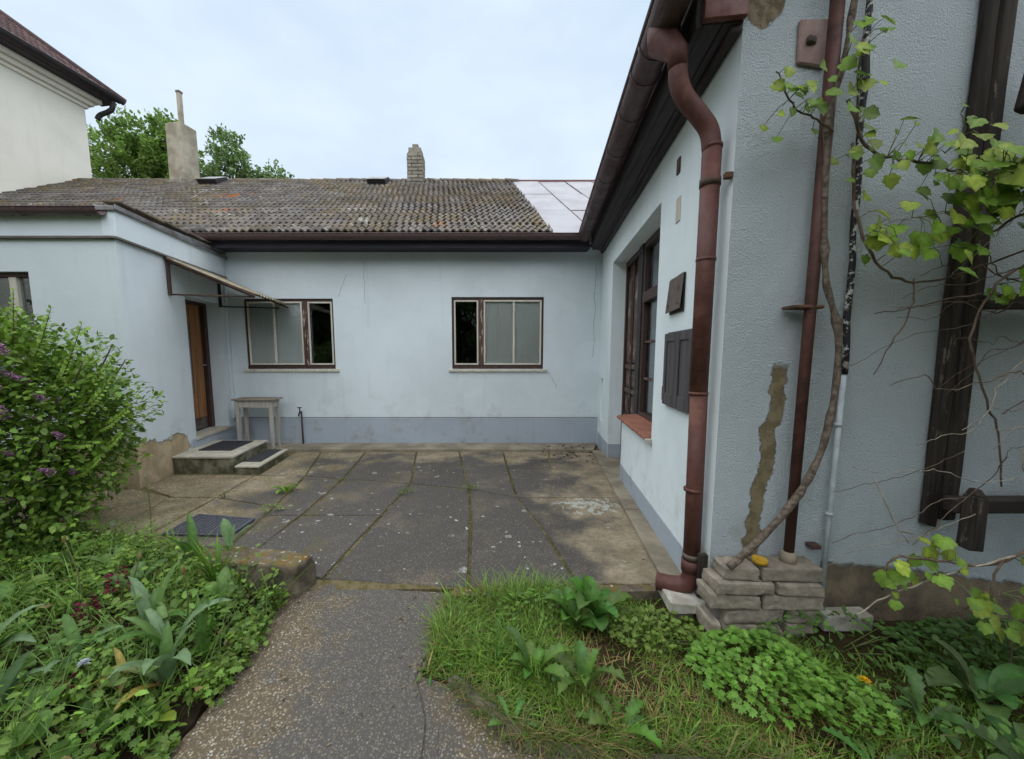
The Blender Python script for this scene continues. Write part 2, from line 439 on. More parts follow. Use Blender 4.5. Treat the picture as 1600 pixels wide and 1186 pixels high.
# paving
def m_paving(name, dark, tan, agg):
    n = N(name); x, y, z = n.xyz(); r = n.rand()
    dk = n.mix(r, dark, tuple(k * 1.3 for k in dark))
    sp = n.voro(95)
    spcol = n.voro(95, 'Color')
    grain = n.step(sp, 0.5, 0.15)
    keep = n.step(n.noise(60, 3), 0.48, 0.58)
    col = n.mix(n.math('MULTIPLY', n.math('MULTIPLY', grain, keep), agg), dk, (0.36, 0.33, 0.27))
    col = n.mix(n.step(n.noise(120, 3), 0.55, 0.72, 0, 0.5), col, tuple(k * 0.5 for k in dark))
    # dried silt: pale sheets of it lie along the right wall, the back and in drifts
    e = n.math('SUBTRACT', n.noise(1.5, 7, 0.62), 0.5)
    side = n.math('ADD', n.math('MULTIPLY', n.math('SUBTRACT', x, 0.62), 0.9), n.math('MULTIPLY', e, 2.6))
    back = n.math('ADD', n.math('MULTIPLY', n.math('SUBTRACT', y, 5.15), 0.8), n.math('MULTIPLY', e, 2.4))
    leftm = n.math('ADD', n.math('MULTIPLY', n.math('SUBTRACT', -2.35, x), 0.8), n.math('MULTIPLY', e, 3.0))
    silt = n.step(n.math('MAXIMUM', n.math('MAXIMUM', side, back), leftm), -0.15, 0.35)
    fine = n.step(n.noise(26, 5, 0.7), 0.3, 0.62)
    tn = n.mix(n.step(n.noise(4, 5), 0.35, 0.65), tan, tuple(k * 0.6 for k in tan))
    col = n.mix(n.math('MULTIPLY', silt, n.math('ADD', 0.45, n.math('MULTIPLY', fine, 0.45))), col, tn)
    blot = n.math('MULTIPLY', n.step(n.noise(2.3, 7, 0.68, n.mapping((1, 1, 1), (0, 0, 0.7))), 0.5, 0.66), n.step(n.noise(75, 4, 0.7), 0.4, 0.6))
    col = n.mix(n.math('MULTIPLY', blot, 0.55), col, (0.25, 0.2, 0.13))
    # moss, mostly on the damp left side
    mo = n.math('MULTIPLY', n.step(n.math('ADD', n.noise(3.0, 6, 0.68), n.math('MULTIPLY', n.math('SUBTRACT', -1.5, x), 0.07)), 0.52, 0.64), n.step(n.noise(40, 4, 0.7), 0.44, 0.6))
    col = n.mix(n.math('MULTIPLY', mo, 0.85), col, n.mix(n.step(n.noise(5, 3), 0.45, 0.6), (0.12, 0.085, 0.025), (0.1, 0.1, 0.03)))
    # lichen rosettes
    wv = n.new('ShaderNodeVectorMath'); wv.operation = 'ADD'
    nz = n.new('ShaderNodeTexNoise'); n.link(n.pos, nz.inputs['Vector']); nz.inputs['Scale'].default_value = 14
    sc_ = n.new('ShaderNodeVectorMath'); sc_.operation = 'SCALE'; n.link(nz.outputs['Color'], sc_.inputs[0]); sc_.inputs['Scale'].default_value = 0.09
    n.link(n.pos, wv.inputs[0]); n.link(sc_.outputs[0], wv.inputs[1])
    vd = n.voro(6.0, 'Distance', vec=wv.outputs[0]); vc = n.voro(6.0, 'Color', vec=wv.outputs[0])
    cs = n.new('ShaderNodeSeparateColor'); n.link(vc, cs.inputs[0])
    size = n.math('MULTIPLY', n.step(cs.outputs[0], 0.5, 1.0), 0.21)
    spot = n.math('MULTIPLY', n.step(n.math('SUBTRACT', vd, size), 0.02, -0.02), n.step(cs.outputs[0], 0.5, 0.52))
    spot = n.math('MULTIPLY', spot, n.step(n.noise(0.8, 3), 0.40, 0.52))
    spot = n.math('MULTIPLY', spot, n.step(n.noise(38, 5, 0.7), 0.4, 0.6, 0.15, 1))
    col = n.mix(n.math('MULTIPLY', spot, 0.85), col, (0.38, 0.39, 0.35))
    vd2 = n.voro(13.0, 'Distance', vec=wv.outputs[0]); vc2 = n.voro(13.0, 'Color', vec=wv.outputs[0])
    cs2 = n.new('ShaderNodeSeparateColor'); n.link(vc2, cs2.inputs[0])
    sp2 = n.math('MULTIPLY', n.step(vd2, 0.2, 0.12), n.step(cs2.outputs[1], 0.66, 0.68))
    col = n.mix(n.math('MULTIPLY', sp2, n.step(n.noise(1.1, 3), 0.42, 0.55)), col, (0.4, 0.42, 0.38))
    # a large splashed patch of pale lichen near the right wall
    qx = n.math('DIVIDE', n.math('SUBTRACT', x, 0.93), 0.34); qy = n.math('DIVIDE', n.math('SUBTRACT', y, 3.60), 0.24)
    qd = n.math('SQRT', n.math('ADD', n.math('MULTIPLY', qx, qx), n.math('MULTIPLY', qy, qy)))
    ql = n.step(n.math('ADD', n.noise(17, 5, 0.6, n.mapping((1, 0.7, 1))), n.math('MULTIPLY', n.math('SUBTRACT', 1.0, qd), 0.11)), 0.555, 0.585)
    col = n.mix(n.math('MULTIPLY', n.math('MULTIPLY', ql, n.step(qd, 1.25, 0.8)), 0.85), col, (0.42, 0.44, 0.40))
    h = n.math('ADD', n.math('MULTIPLY', sp, 0.6), n.noise(45, 5, 0.65))
    nb = n.bump(n.noise(2.5, 4), 0.3, 0.02)
    return n.done(col, 0.86, 0, n.bump(h, 0.5, 0.006, nb), 0.3)
MAT['slab'] = m_paving('worn_dark_paving', (0.07, 0.063, 0.057), (0.38, 0.31, 0.205), 0.6)

def m_path():
    n = N('exposed_aggregate_path'); x, y, z = n.xyz()
    sp = n.voro(88); cc = n.new('ShaderNodeSeparateColor'); n.link(n.voro(88, 'Color'), cc.inputs[0])
    e = n.math('SUBTRACT', n.noise(3.4, 10, 0.78), 0.5)
    mid = n.math('ADD', n.math('ABSOLUTE', n.math('SUBTRACT', x, n.math('SUBTRACT', n.math('MULTIPLY', y, -0.22), 0.22))), n.math('MULTIPLY', e, 1.7))
    edge = n.step(mid, 0.18, 0.52)
    stone = n.mix(cc.outputs[0], (0.19, 0.15, 0.10), (0.46, 0.375, 0.26))
    stone = n.mix(n.step(cc.outputs[1], 0.8, 0.85), stone, (0.5, 0.48, 0.44))
    binder = n.mix(edge, (0.09, 0.084, 0.076), (0.12, 0.094, 0.06))
    show = n.math('MULTIPLY', n.step(sp, 0.52, 0.22), n.math('ADD', 0.34, n.math('MULTIPLY', edge, 0.56)))
    show = n.math('MULTIPLY', show, n.step(n.noise(22, 4, 0.7), 0.33, 0.55, 0.25, 1.0))
    col = n.mix(show, binder, stone)
    sp3 = n.voro(140)
    col = n.mix(n.math('MULTIPLY', n.step(sp3, 0.4, 0.15), n.step(n.noise(70, 2), 0.5, 0.6, 0, 0.55)), col, (0.36, 0.34, 0.3))
    mo = n.math('MULTIPLY', n.step(n.noise(2.6, 6, 0.66), 0.57, 0.68), n.step(n.noise(45, 4, 0.7), 0.45, 0.6))
    col = n.mix(n.math('MULTIPLY', mo, n.math('MULTIPLY', edge, 0.9)), col, (0.115, 0.095, 0.025))
    h = n.math('SUBTRACT', n.noise(50, 5, 0.65), n.math('MULTIPLY', sp, 0.9))
    return n.done(col, 0.85, 0, n.bump(h, 0.6, 0.008), 0.3)
MAT['path'] = m_path()
MAT['concrete'] = simple('tan_concrete', (0.33, 0.285, 0.21), (0.2, 0.17, 0.125), 3, 0.92, 45, 0.5, 0.008)
def m_kerb():
    n = N('mossy_kerb_stone'); nx = n.new('ShaderNodeSeparateXYZ'); n.link(n.geo.outputs['Normal'], nx.inputs[0])
    col = n.mix(n.step(n.noise(9, 6, 0.65), 0.35, 0.65), (0.2, 0.165, 0.12), (0.09, 0.075, 0.058))
    up = n.step(nx.outputs[2], 0.3, 0.8)
    mo = n.math('MULTIPLY', up, n.step(n.noise(11, 6, 0.65), 0.42, 0.58))
    col = n.mix(mo, col, n.mix(n.step(n.noise(20, 4), 0.45, 0.55), (0.17, 0.10, 0.028), (0.13, 0.12, 0.05)))
    col = n.mix(n.math('MULTIPLY', up, n.step(n.noise(30, 3), 0.62, 0.7)), col, (0.5, 0.48, 0.42))
    return n.done(col, 0.95, 0, n.bump(n.noise(35, 5, 0.7), 0.8, 0.012), 0.2)
MAT['kerb'] = m_kerb()
MAT['edging'] = simple('damp_edging_concrete', (0.13, 0.115, 0.085), (0.06, 0.055, 0.042), 12, 0.95, 50, 0.8, 0.01)
MAT['step_tile'] = simple('cream_step_tile', (0.55, 0.51, 0.42), (0.42, 0.39, 0.32), 8, 0.6, 40, 0.15, 0.004)
def m_stepside():
    n = N('mossy_step_concrete')
    a = n.noise(4.5, 6, 0.65)
    col = n.mix(n.step(a, 0.36, 0.56), (0.26, 0.24, 0.17), (0.085, 0.085, 0.05))
    return n.done(col, 0.95, 0, n.bump(n.noise(30, 5, 0.65), 0.6, 0.01), 0.2)
MAT['step_side'] = m_stepside()
n = N('black_rubber_mat')
MAT['mat'] = n.done(n.mix(n.step(n.noise(120, 3), 0.45, 0.6), (0.022, 0.023, 0.028), (0.06, 0.062, 0.07)), 0.7, 0, n.bump(n.noise(140, 2), 0.8, 0.006))
n = N('grey_blue_gritted_mat')
MAT['grit_mat'] = n.done(n.mix(n.step(n.noise(150, 3), 0.5, 0.62), (0.04, 0.042, 0.055), (0.13, 0.135, 0.16)), 0.8, 0, n.bump(n.noise(150, 2), 0.6, 0.006))
n = N('soil')
MAT['soil'] = n.done(n.mix(n.step(n.noise(14, 6, 0.7), 0.35, 0.65), (0.05, 0.036, 0.022), (0.022, 0.016, 0.01)), 1.0, 0, n.bump(n.noise(30, 6, 0.7), 1.0, 0.03), 0.1)
n = N('thatchy_lawn_soil')
c = n.mix(n.step(n.noise(9, 6, 0.7), 0.35, 0.62), (0.08, 0.055, 0.028), (0.05, 0.05, 0.018))
MAT['lawn_soil'] = n.done(c, 1.0, 0, n.bump(n.noise(60, 6, 0.7), 1.0, 0.03), 0.1)
n = N('joint_moss')
c = n.mix(n.step(n.noise(18, 6, 0.7), 0.4, 0.6), (0.2, 0.16, 0.095), (0.12, 0.11, 0.035))
MAT['joint'] = n.done(c, 1.0, 0, n.bump(n.noise(70, 5, 0.7), 1.0, 0.015), 0.1)
n = N('garden_ground')
MAT['ground'] = n.done(n.mix(n.step(n.noise(0.6, 8, 0.7), 0.35, 0.65), (0.05, 0.075, 0.025), (0.09, 0.075, 0.04)), 1.0, 0, n.bump(n.noise(6, 6, 0.7), 0.8, 0.05), 0.1)
MAT['brick'] = simple('grey_brown_old_brick', (0.36, 0.31, 0.245), (0.22, 0.19, 0.15), 16, 0.95, 40, 0.7, 0.012, vary=0.45)
MAT['chimney_brick'] = simple('sooty_chimney_brick', (0.36, 0.33, 0.27), (0.24, 0.215, 0.18), 7, 0.95, 40, 0.5, 0.01, vary=0.5)
MAT['sill_brick'] = simple('red_sill_tile', (0.37, 0.155, 0.1), (0.27, 0.11, 0.075), 9, 0.8, 40, 0.3, 0.006, vary=0.25)
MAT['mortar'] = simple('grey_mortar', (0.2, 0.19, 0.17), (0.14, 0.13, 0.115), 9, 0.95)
MAT['white_block'] = simple('white_concrete_block', (0.52, 0.5, 0.44), (0.3, 0.28, 0.23), 9, 0.9, 40, 0.3, 0.006)
MAT['sill_tile'] = simple('cream_sill_tile', (0.68, 0.64, 0.55), (0.56, 0.52, 0.43), 9, 0.5, 40, 0.1, 0.003)
MAT['yellow'] = simple('yellow_plastic', (0.6, 0.37, 0.03), (0.42, 0.25, 0.02), 30, 0.6, 40, 0.05, 0.002)
MAT['patch'] = simple('pinkish_mortar_patch', (0.4, 0.3, 0.27), (0.28, 0.19, 0.17), 7, 0.95, 30, 0.5, 0.01)
n = N('corrugated_sheet')
MAT['corrugated'] = n.done(n.mix(n.step(n.noise(6, 5, 0.65), 0.4, 0.6), (0.42, 0.38, 0.28), (0.22, 0.2, 0.13)), 0.7, 0, n.bump(n.noise(30, 3), 0.2, 0.004), trans=0.25)
n = N('net_curtain')
w1 = n.noise(160, 3, 0.5)
MAT['curtain'] = n.done(n.mix(n.step(w1, 0.35, 0.65), (0.82, 0.82, 0.81), (0.74, 0.74, 0.735)), 0.95, 0, n.bump(w1, 0.4, 0.004), 0.1)
MAT['pale_curtain'] = simple('pale_curtain', (0.82, 0.84, 0.85), (0.74, 0.76, 0.77), 4, 0.9)
def m_glass(name, tint):
    n = N(name)
    gl = n.new('ShaderNodeBsdfGlossy'); gl.inputs['Roughness'].default_value = 0.02; gl.inputs[0].default_value = (*tint, 1)
    n.link(n.bump(n.noise(1.2, 2), 0.02, 0.01), gl.inputs['Normal'])
    tr = n.new('ShaderNodeBsdfTransparent'); tr.inputs[0].default_value = (0.88, 0.9, 0.89, 1)
    fr = n.new('ShaderNodeFresnel'); fr.inputs[0].default_value = 1.52
    mx = n.new('ShaderNodeMixShader'); n.link(n.math('MULTIPLY', fr.outputs[0], 0.9, True), mx.inputs[0])
    n.link(tr.outputs[0], mx.inputs[1]); n.link(gl.outputs[0], mx.inputs[2]); n.link(mx.outputs[0], n.out.inputs[0])
    return n.m
MAT['glass'] = m_glass('window_glass', (0.95, 0.97, 1.0))
MAT['bark'] = simple('grey_vine_bark', (0.2, 0.16, 0.125), (0.085, 0.065, 0.05), 40, 0.95, 60, 1.0, 0.01)
MAT['twig'] = simple('brown_twig', (0.17, 0.12, 0.085), (0.09, 0.062, 0.045), 20, 0.9, 80, 0.6, 0.005)
MAT['pale_twig'] = simple('bleached_twig', (0.42, 0.37, 0.3), (0.26, 0.22, 0.17), 20, 0.9, 80, 0.6, 0.005)
MAT['bush_twig'] = simple('lilac_twig', (0.11, 0.085, 0.055), (0.06, 0.047, 0.032), 20, 0.9)
def m_leaf(name, trans=0.3, rough=0.5, spec=0.4):
    n = N(name)
    at = n.new('ShaderNodeAttribute'); at.attribute_name = 'Col'
    col = n.mix(n.step(n.noise(40, 3), 0.3, 0.7, 0, 0.3), at.outputs['Color'], (0.02, 0.035, 0.01))
    return n.done(col, rough, 0, None, spec, trans)
MAT['leaf'] = m_leaf('leaf')
MAT['grass'] = m_leaf('grass_blades', 0.25, 0.5)
MAT['petal'] = m_leaf('petals', 0.25, 0.7, 0.2)
MAT['far_leaf'] = m_leaf('far_leaf', 0.35, 0.6)
# ------------------------------------------------------------------ foliage helpers (numpy)
def np_mesh(name, V, tris, quads, C, mat, parent=None, smooth=False):
    """V (n,3); tris (t,3); quads (q,4); C (n,3) point colours"""
    V = np.asarray(V, float)
    lo, hi = V.min(0), V.max(0)
    org = np.array([(lo[0] + hi[0]) / 2, (lo[1] + hi[1]) / 2, lo[2]])
    me = bpy.data.meshes.new(name)
    me.vertices.add(len(V)); me.vertices.foreach_set('co', (V - org).ravel())
    tris = np.asarray(tris, int).reshape(-1, 3); quads = np.asarray(quads, int).reshape(-1, 4)
    loops = np.concatenate([tris.ravel(), quads.ravel()])
    me.loops.add(len(loops)); me.loops.foreach_set('vertex_index', loops)
    npoly = len(tris) + len(quads)
    me.polygons.add(npoly)
    st = np.concatenate([np.arange(len(tris)) * 3, len(tris) * 3 + np.arange(len(quads)) * 4])
    me.polygons.foreach_set('loop_start', st)
    try: me.polygons.foreach_set('loop_total', np.concatenate([np.full(len(tris), 3), np.full(len(quads), 4)]))
    except Exception: pass
    if smooth: me.polygons.foreach_set('use_smooth', np.ones(npoly, bool))
    me.update(calc_edges=True); me.validate()
    if C is not None:
        a = me.color_attributes.new('Col', 'FLOAT_COLOR', 'POINT')
        c4 = np.concatenate([np.asarray(C, float), np.ones((len(V), 1))], 1)
        a.data.foreach_set('color', c4.ravel())
    return put(name, me, mat, parent, Vector(org))
# leaf templates: (x across, y along, z up), triangles
def fan_leaf(outline, fold=0.15, cup=0.1):
    """outline from base round to base, with a midrib start and tip"""
    pts = [(0, 0, 0)] + [(x, y, abs(x) * fold - cup * y * y) for x, y in outline]
    f = [(0, i, i + 1) for i in range(1, len(outline))]
    return np.array(pts, float), np.array(f, int)
OVAL = (np.array([(0, 0, 0), (-.26, .3, .06), (.26, .3, .06), (0, .45, -.02), (-.2, .72, .02), (.2, .72, .02), (0, 1, -.12)], float),
        np.array([(0, 3, 1), (0, 2, 3), (1, 3, 4), (2, 5, 3), (4, 3, 6), (3, 5, 6)], int))
SMALL = (np.array([(0, 0, 0), (-.3, .5, .06), (.3, .5, .06), (0, 1, -.08)], float), np.array([(0, 2, 1), (1, 2, 3)], int))
VO = [(.08, -.14), (.28, -.17), (.46, -.04), (.50, .12), (.64, .22), (.68, .42), (.54, .48), (.50, .58), (.48, .72), (.30, .76), (.16, .86)]
VINE = fan_leaf(VO + [(0, 1.0)] + [(-x, y) for x, y in VO[::-1]], 0.16, 0.22)
LOBED = fan_leaf([(.2, .02), (.45, .2), (.3, .35), (.5, .6), (.22, .6), (.16, .95), (0, .75), (-.16, .95), (-.22, .6), (-.5, .6), (-.3, .35), (-.45, .2), (-.2, .02)], 0.1, 0.15)
ROUND = fan_leaf([(.25, -.05), (.48, .2), (.46, .55), (.25, .88), (0, 1), (-.25, .88), (-.46, .55), (-.48, .2), (-.25, -.05)], 0.18, 0.12)
def leaf_arrays(P, D, Nn, S, tmpl, C, aspect=1.0):
    T, F = tmpl
    D = D / (np.linalg.norm(D, axis=1, keepdims=True) + 1e-9)
    X = np.cross(D, Nn); X /= (np.linalg.norm(X, axis=1, keepdims=True) + 1e-9)
    Z = np.cross(X, D)
    asp = np.asarray(aspect) * np.ones(len(P))
    V = P[:, None, :] + S[:, None, None] * (T[None, :, 0:1] * (X * asp[:, None])[:, None, :] + T[None, :, 1:2] * D[:, None, :] + T[None, :, 2:3] * Z[:, None, :])
    k = len(T)
    FF = F[None] + (np.arange(len(P)) * k)[:, None, None]
    return V.reshape(-1, 3), FF.reshape(-1, 3), np.repeat(C, k, 0)
def merge(parts):
    V, F, C, b = [], [], [], 0
    for v, f, c in parts:
        V.append(v); F.append(f + b); C.append(c); b += len(v)
    return np.concatenate(V), np.concatenate(F), np.concatenate(C)
def unit(n):
    v = rng.normal(size=(n, 3)); return v / np.linalg.norm(v, axis=1, keepdims=True)
def colours(n, base, var=0.25, yellow=0.15):
    b = np.array(base)[None] * 1.42 * (1 + rng.uniform(-var, var, (n, 1)))
    t = rng.uniform(0, yellow, (n, 1))
    return np.clip(b * (1 - t) + t * np.array([[0.22, 0.24, 0.04]]), 0.003, 1)
def strip_leaf(base, az, L, W, el=1.2, curve=1.6, prof=None, n=7, fold=0.2, twist=0.0, wav=0.0, teeth=0.0):
    """a long leaf that leaves the ground at elevation el and bends by curve radians along its length"""
    prof = prof or (lambda t: math.sin(math.pi * min(1, 0.12 + 0.88 * t)) ** 0.8)
    p = Vector(base); V = []; F = []
    d = L / n
    side0 = Vector((-math.sin(az), math.cos(az), 0))
    ph = random.uniform(0, 6)
    for i in range(n + 1):
        t = i / n
        a = el - curve * t * t
        di = Vector((math.cos(az) * math.cos(a), math.sin(az) * math.cos(a), math.sin(a)))
        up = side0.cross(di) * -1
        tw = twist * t
        sd_ = side0 * math.cos(tw) + up * math.sin(tw)
        upn = up * math.cos(tw) - side0 * math.sin(tw)
        w = W * prof(t) * 0.5
        if teeth: w *= 1 - teeth * (0.5 + 0.5 * math.cos(i * math.pi))
        wv = wav * math.sin(ph + 5 * t) * W
        V += [p - sd_ * w + upn * (w * fold * 2 + wv), p.copy(), p + sd_ * w + upn * (w * fold * 2 - wv)]
        p = p + di * d
    for i in range(n):
        a = i * 3
        F += [(a, a + 1, a + 4, a + 3), (a + 1, a + 2, a + 5, a + 4)]
    return V, F
def leaf_object(name, V, F, col, parent, tip=None, mat='leaf'):
    n = len(V)
    c = np.tile(np.array(col, float), (n, 1)) * rng.uniform(0.88, 1.12, (n, 1))
    if tip is not None:
        t = np.linspace(0, 1, n)[:, None] ** 2.0
        c = c * (1 - t) + t * np.array(tip)[None]
    mid = np.arange(n) % 3 == 1
    c[mid] = c[mid] * 1.25
    return np_mesh(name, np.array([tuple(v) for v in V]), np.zeros((0, 3), int), np.array(F), c, MAT[mat], parent, True)
def grass_arrays(P, h, w, az, lean, bend, C):
    n = len(P)
    D = np.stack([np.cos(az), np.sin(az), np.zeros(n)], 1); Sd = np.stack([-np.sin(az), np.cos(az), np.zeros(n)], 1)
    Z = np.array([[0, 0, 1.0]])
    V = np.zeros((n, 7, 3))
    for k, t in enumerate((0.0, 0.4, 0.75)):
        c = P + D * (h * (lean * t + bend * t * t))[:, None] + Z * (h * t * (1 - 0.35 * bend * t))[:, None]
        ww = (w * (1 - 0.75 * t * t) * 0.5)[:, None]
        V[:, 2 * k] = c - Sd * ww; V[:, 2 * k + 1] = c + Sd * ww
    V[:, 6] = P + D * (h * (lean + bend))[:, None] + Z * (h * (1 - 0.35 * bend))[:, None]
    F = np.array([(0, 1, 3), (0, 3, 2), (2, 3, 5), (2, 5, 4), (4, 5, 6)])
    FF = F[None] + (np.arange(n) * 7)[:, None, None]
    CC = np.repeat(C, 7, 0).reshape(n, 7, 3).copy()
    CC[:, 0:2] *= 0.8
    return V.reshape(-1, 3), FF.reshape(-1, 3), CC.reshape(-1, 3)
def in_poly(P, poly):
    x, y = P[:, 0], P[:, 1]; ins = np.zeros(len(P), bool); j = len(poly) - 1
    for i in range(len(poly)):
        xi, yi = poly[i]; xj, yj = poly[j]
        c = ((yi > y) != (yj > y)) & (x < (xj - xi) * (y - yi) / (yj - yi + 1e-12) + xi)
        ins ^= c; j = i
    return ins
def scatter(poly, n):
    a = np.array(poly); lo, hi = a.min(0), a.max(0); out = []
    tot = 0
    while tot < n:
        p = rng.uniform(lo, hi, (n * 2, 2)); p = p[in_poly(p, poly)]; out.append(p); tot += len(p)
    return np.concatenate(out)[:n]
def nz(x, y, s=1.0, seed=0.0):
    return mnoise.noise(Vector((x * s + seed, y * s - seed, seed)))

# ------------------------------------------------------------------ large structure: ground
g = Geo(); S = 400
g.quad((-S, -S, -0.09), (S, -S, -0.09), (S, S, -0.09), (-S, S, -0.09))
struct(g.build('ground', MAT['ground']))

def sheet(name, poly, res, zf, mat, skirt=0.08):
    """uneven ground sheet over a polygon with a skirt down its outline"""
    bm = bmesh.new()
    vs = [bm.verts.new((p[0], p[1], 0)) for p in poly]
    bm.faces.new(vs)
    a = np.array(poly); lo, hi = a.min(0), a.max(0)
    for ax in (0, 1):
        k = lo[ax] + res
        while k < hi[ax]:
            co = [0, 0, 0]; no = [0, 0, 0]; co[ax] = k; no[ax] = 1
            bmesh.ops.bisect_plane(bm, geom=bm.verts[:] + bm.edges[:] + bm.faces[:], plane_co=co, plane_no=no, dist=1e-5)
            k += res
    bmesh.ops.triangulate(bm, faces=bm.faces[:])
    for v in bm.verts: v.co.z = zf(v.co.x, v.co.y)
    be = [e for e in bm.edges if len(e.link_faces) == 1]
    r = bmesh.ops.extrude_edge_only(bm, edges=be)
    for v in [q for q in r['geom'] if isinstance(q, bmesh.types.BMVert)]: v.co.z -= skirt
    bmesh.ops.recalc_face_normals(bm, faces=bm.faces)
    me = bpy.data.meshes.new(name); bm.to_mesh(me); bm.free()
    o = put(name, me, mat)
    return struct(o)
LAWN = [(-0.30, 2.20), (1.16, 2.25), (1.24, 2.03), (6.0, 2.03), (6.0, -1.0), (0.9, -1.0), (1.15, 1.19), (0.10, 1.30), (-0.24, 1.58), (-0.36, 1.62), (-0.31, 1.85)]
lawn_z = lambda x, y: -0.035 + 0.03 * nz(x, y, 1.3, 3) + 0.012 * nz(x, y, 6, 5)
sheet('lawn', LAWN, 0.12, lawn_z, MAT['lawn_soil'], 0.05)
BED = [(-1.36, 2.16), (-1.33, 2.06), (-1.31, 1.95), (-1.26, 1.85), (-1.29, 1.72), (-1.25, 1.6), (-1.27, 1.48), (-1.24, 1.38), (-1.26, 1.28), (-1.25, 0.2), (-6.5, 0.2), (-6.5, 3.0), (-3.35, 2.98), (-2.2, 2.55), (-1.9, 2.3)]
bed_z = lambda x, y: 0.0 + 0.035 * nz(x, y, 1.7, 8) + 0.012 * nz(x, y, 7, 2) + 0.035 * min(1, max(0, (-1.25 - x) * 2.5))
sheet('flower_bed', BED, 0.12, bed_z, MAT['soil'], 0.08)

# patio: mortar bed with single slabs
patio = sheet('patio', [(-1.2, 2.26), (1.2, 2.28), (1.72, 6.15), (-4.45, 6.15), (-4.2, 4.05), (-6.5, 4.05), (-6.5, 2.95), (-3.2, 2.95), (-1.5, 2.3)], 0.4,
              lambda x, y: -0.010 + 0.004 * nz(x, y, 2.2, 1), MAT['joint'], 0.06)
def slab(poly, parent, mat, top=0.0, gap=0.012, thick=0.06, seed=0, res=0.11):
    """paving slab cut from a polygon: inset for the joint, wavering worn edges"""
    P = [Vector((x, y, 0)) for x, y in poly]
    c = sum(P, Vector()) / len(P)
    pts = []
    for i in range(len(P)):
        a, b = P[i], P[(i + 1) % len(P)]
        m = max(1, int((b - a).length / res))
        for k in range(m): pts.append(a.lerp(b, k / m))
    out = []
    for i, p in enumerate(pts):
        a, b = pts[i - 1], pts[(i + 1) % len(pts)]
        t = (b - a).normalized(); nrm = Vector((-t.y, t.x, 0))
        if nrm.dot(c - p) < 0: nrm = -nrm
        w = gap * (0.75 + 0.9 * abs(nz(p.x, p.y, 5, seed)) + (0.9 if random.random() < 0.06 else 0))
        out.append(p + nrm * w)
    n = len(out); V, F = [], []
    tilt = (random.uniform(-.002, .002), random.uniform(-.002, .002))
    zt = lambda p: top + (p.x - c.x) * tilt[0] + (p.y - c.y) * tilt[1]
    for p in out: V.append((p.x, p.y, zt(p) - thick))
    for p in out: V.append((p.x, p.y, zt(p) - 0.006))
    for p in out:
        q = p + (c - p).normalized() * 0.006; V.append((q.x, q.y, zt(q)))
    for i in range(n):
        j = (i + 1) % n
        F += [(i, j, n + j, n + i), (n + i, n + j, 2 * n + j, 2 * n + i)]
    F.append(tuple(range(2 * n, 3 * n)))
    return mk('paving_slab', V, F, mat, parent)
J = {  # joints running to the house, points at the cross joints (front, middle, back)
    'L':  [(-3.30, 2.98), (-3.45, 3.80), (-4.03, 4.52)],
    '0':  [(-2.92, 2.95), (-2.96, 3.80), (-3.02, 4.52)],
    'm':  [(-2.10, 2.72), (-2.20, 3.55), (-2.38, 4.50), (-2.72, 5.66)],
    '1':  [(-1.86, 2.60), (-1.83, 3.36), (-1.86, 4.38), (-2.03, 5.66)],
    '2':  [(-1.17, 2.36), (-1.08, 3.36), (-1.00, 4.23), (-1.24, 5.68)],
    '3':  [(-0.18, 2.26), (-0.23, 3.30), (-0.30, 4.05), (-0.58, 5.70)],
    '4':  [(0.54, 2.29), (0.40, 3.10), (0.22, 3.80), (0.10, 5.70)],
    'R':  [(1.12, 2.30), (1.24, 3.10), (1.33, 3.80), (1.545, 5.62)]}
SL = [
    [(-6.4, 2.98), J['L'][0], J['L'][1], (-4.05, 4.05), (-6.4, 4.03)],
    [J['L'][0], J['0'][0], J['0'][1], J['L'][1]],
    [J['L'][1], J['0'][1], J['0'][2], (-3.33, 4.56), (-4.09, 4.55), (-4.04, 4.1)],
    [J['0'][0], J['m'][0], J['m'][1], J['0'][1]],
    [J['0'][1], J['m'][1], J['m'][2], J['0'][2]],
    [(-2.98, 4.53), J['m'][2], (-2.72, 5.66), (-3.12, 5.66)],
    [J['m'][0], J['1'][0], J['1'][1], (-2.165, 3.36)],
    [(-2.165, 3.36), J['1'][1], J['1'][2], J['m'][2]],
    [J['m'][2], J['1'][2], J['1'][3], J['m'][3]],
    [(-1.9, 2.60), (-1.46, 2.42), J['2'][0], J['2'][1], J['1'][1]],
    [J['1'][1], J['2'][1], J['2'][2], J['1'][2]],
    [J['1'][2], J['2'][2], J['2'][3], J['1'][3]],
    [J['2'][0], J['3'][0], J['3'][1], J['3'][2], J['2'][2], J['2'][1]],
    [J['2'][2], J['3'][2], J['3'][3], J['2'][3]],
    [J['3'][0], J['4'][0], J['4'][1], J['4'][2], J['3'][2], J['3'][1]],
    [J['3'][2], J['4'][2], J['4'][3], J['3'][3]],
    [J['4'][0], J['R'][0], J['R'][1], J['R'][2], J['4'][2], J['4'][1]],
    [J['4'][2], J['R'][2], (1.44, 4.76), (0.72, 4.80), (0.16, 4.80)],
    [(0.16, 4.80), (0.72, 4.80), (0.83, 5.70), J['4'][3]],
    [(0.72, 4.80), (1.44, 4.76), J['R'][3], (0.83, 5.70)],
]
for i, p in enumerate(SL):
    slab(p, patio, MAT['slab'], random.uniform(-0.003, 0.003), seed=i * 1.7)
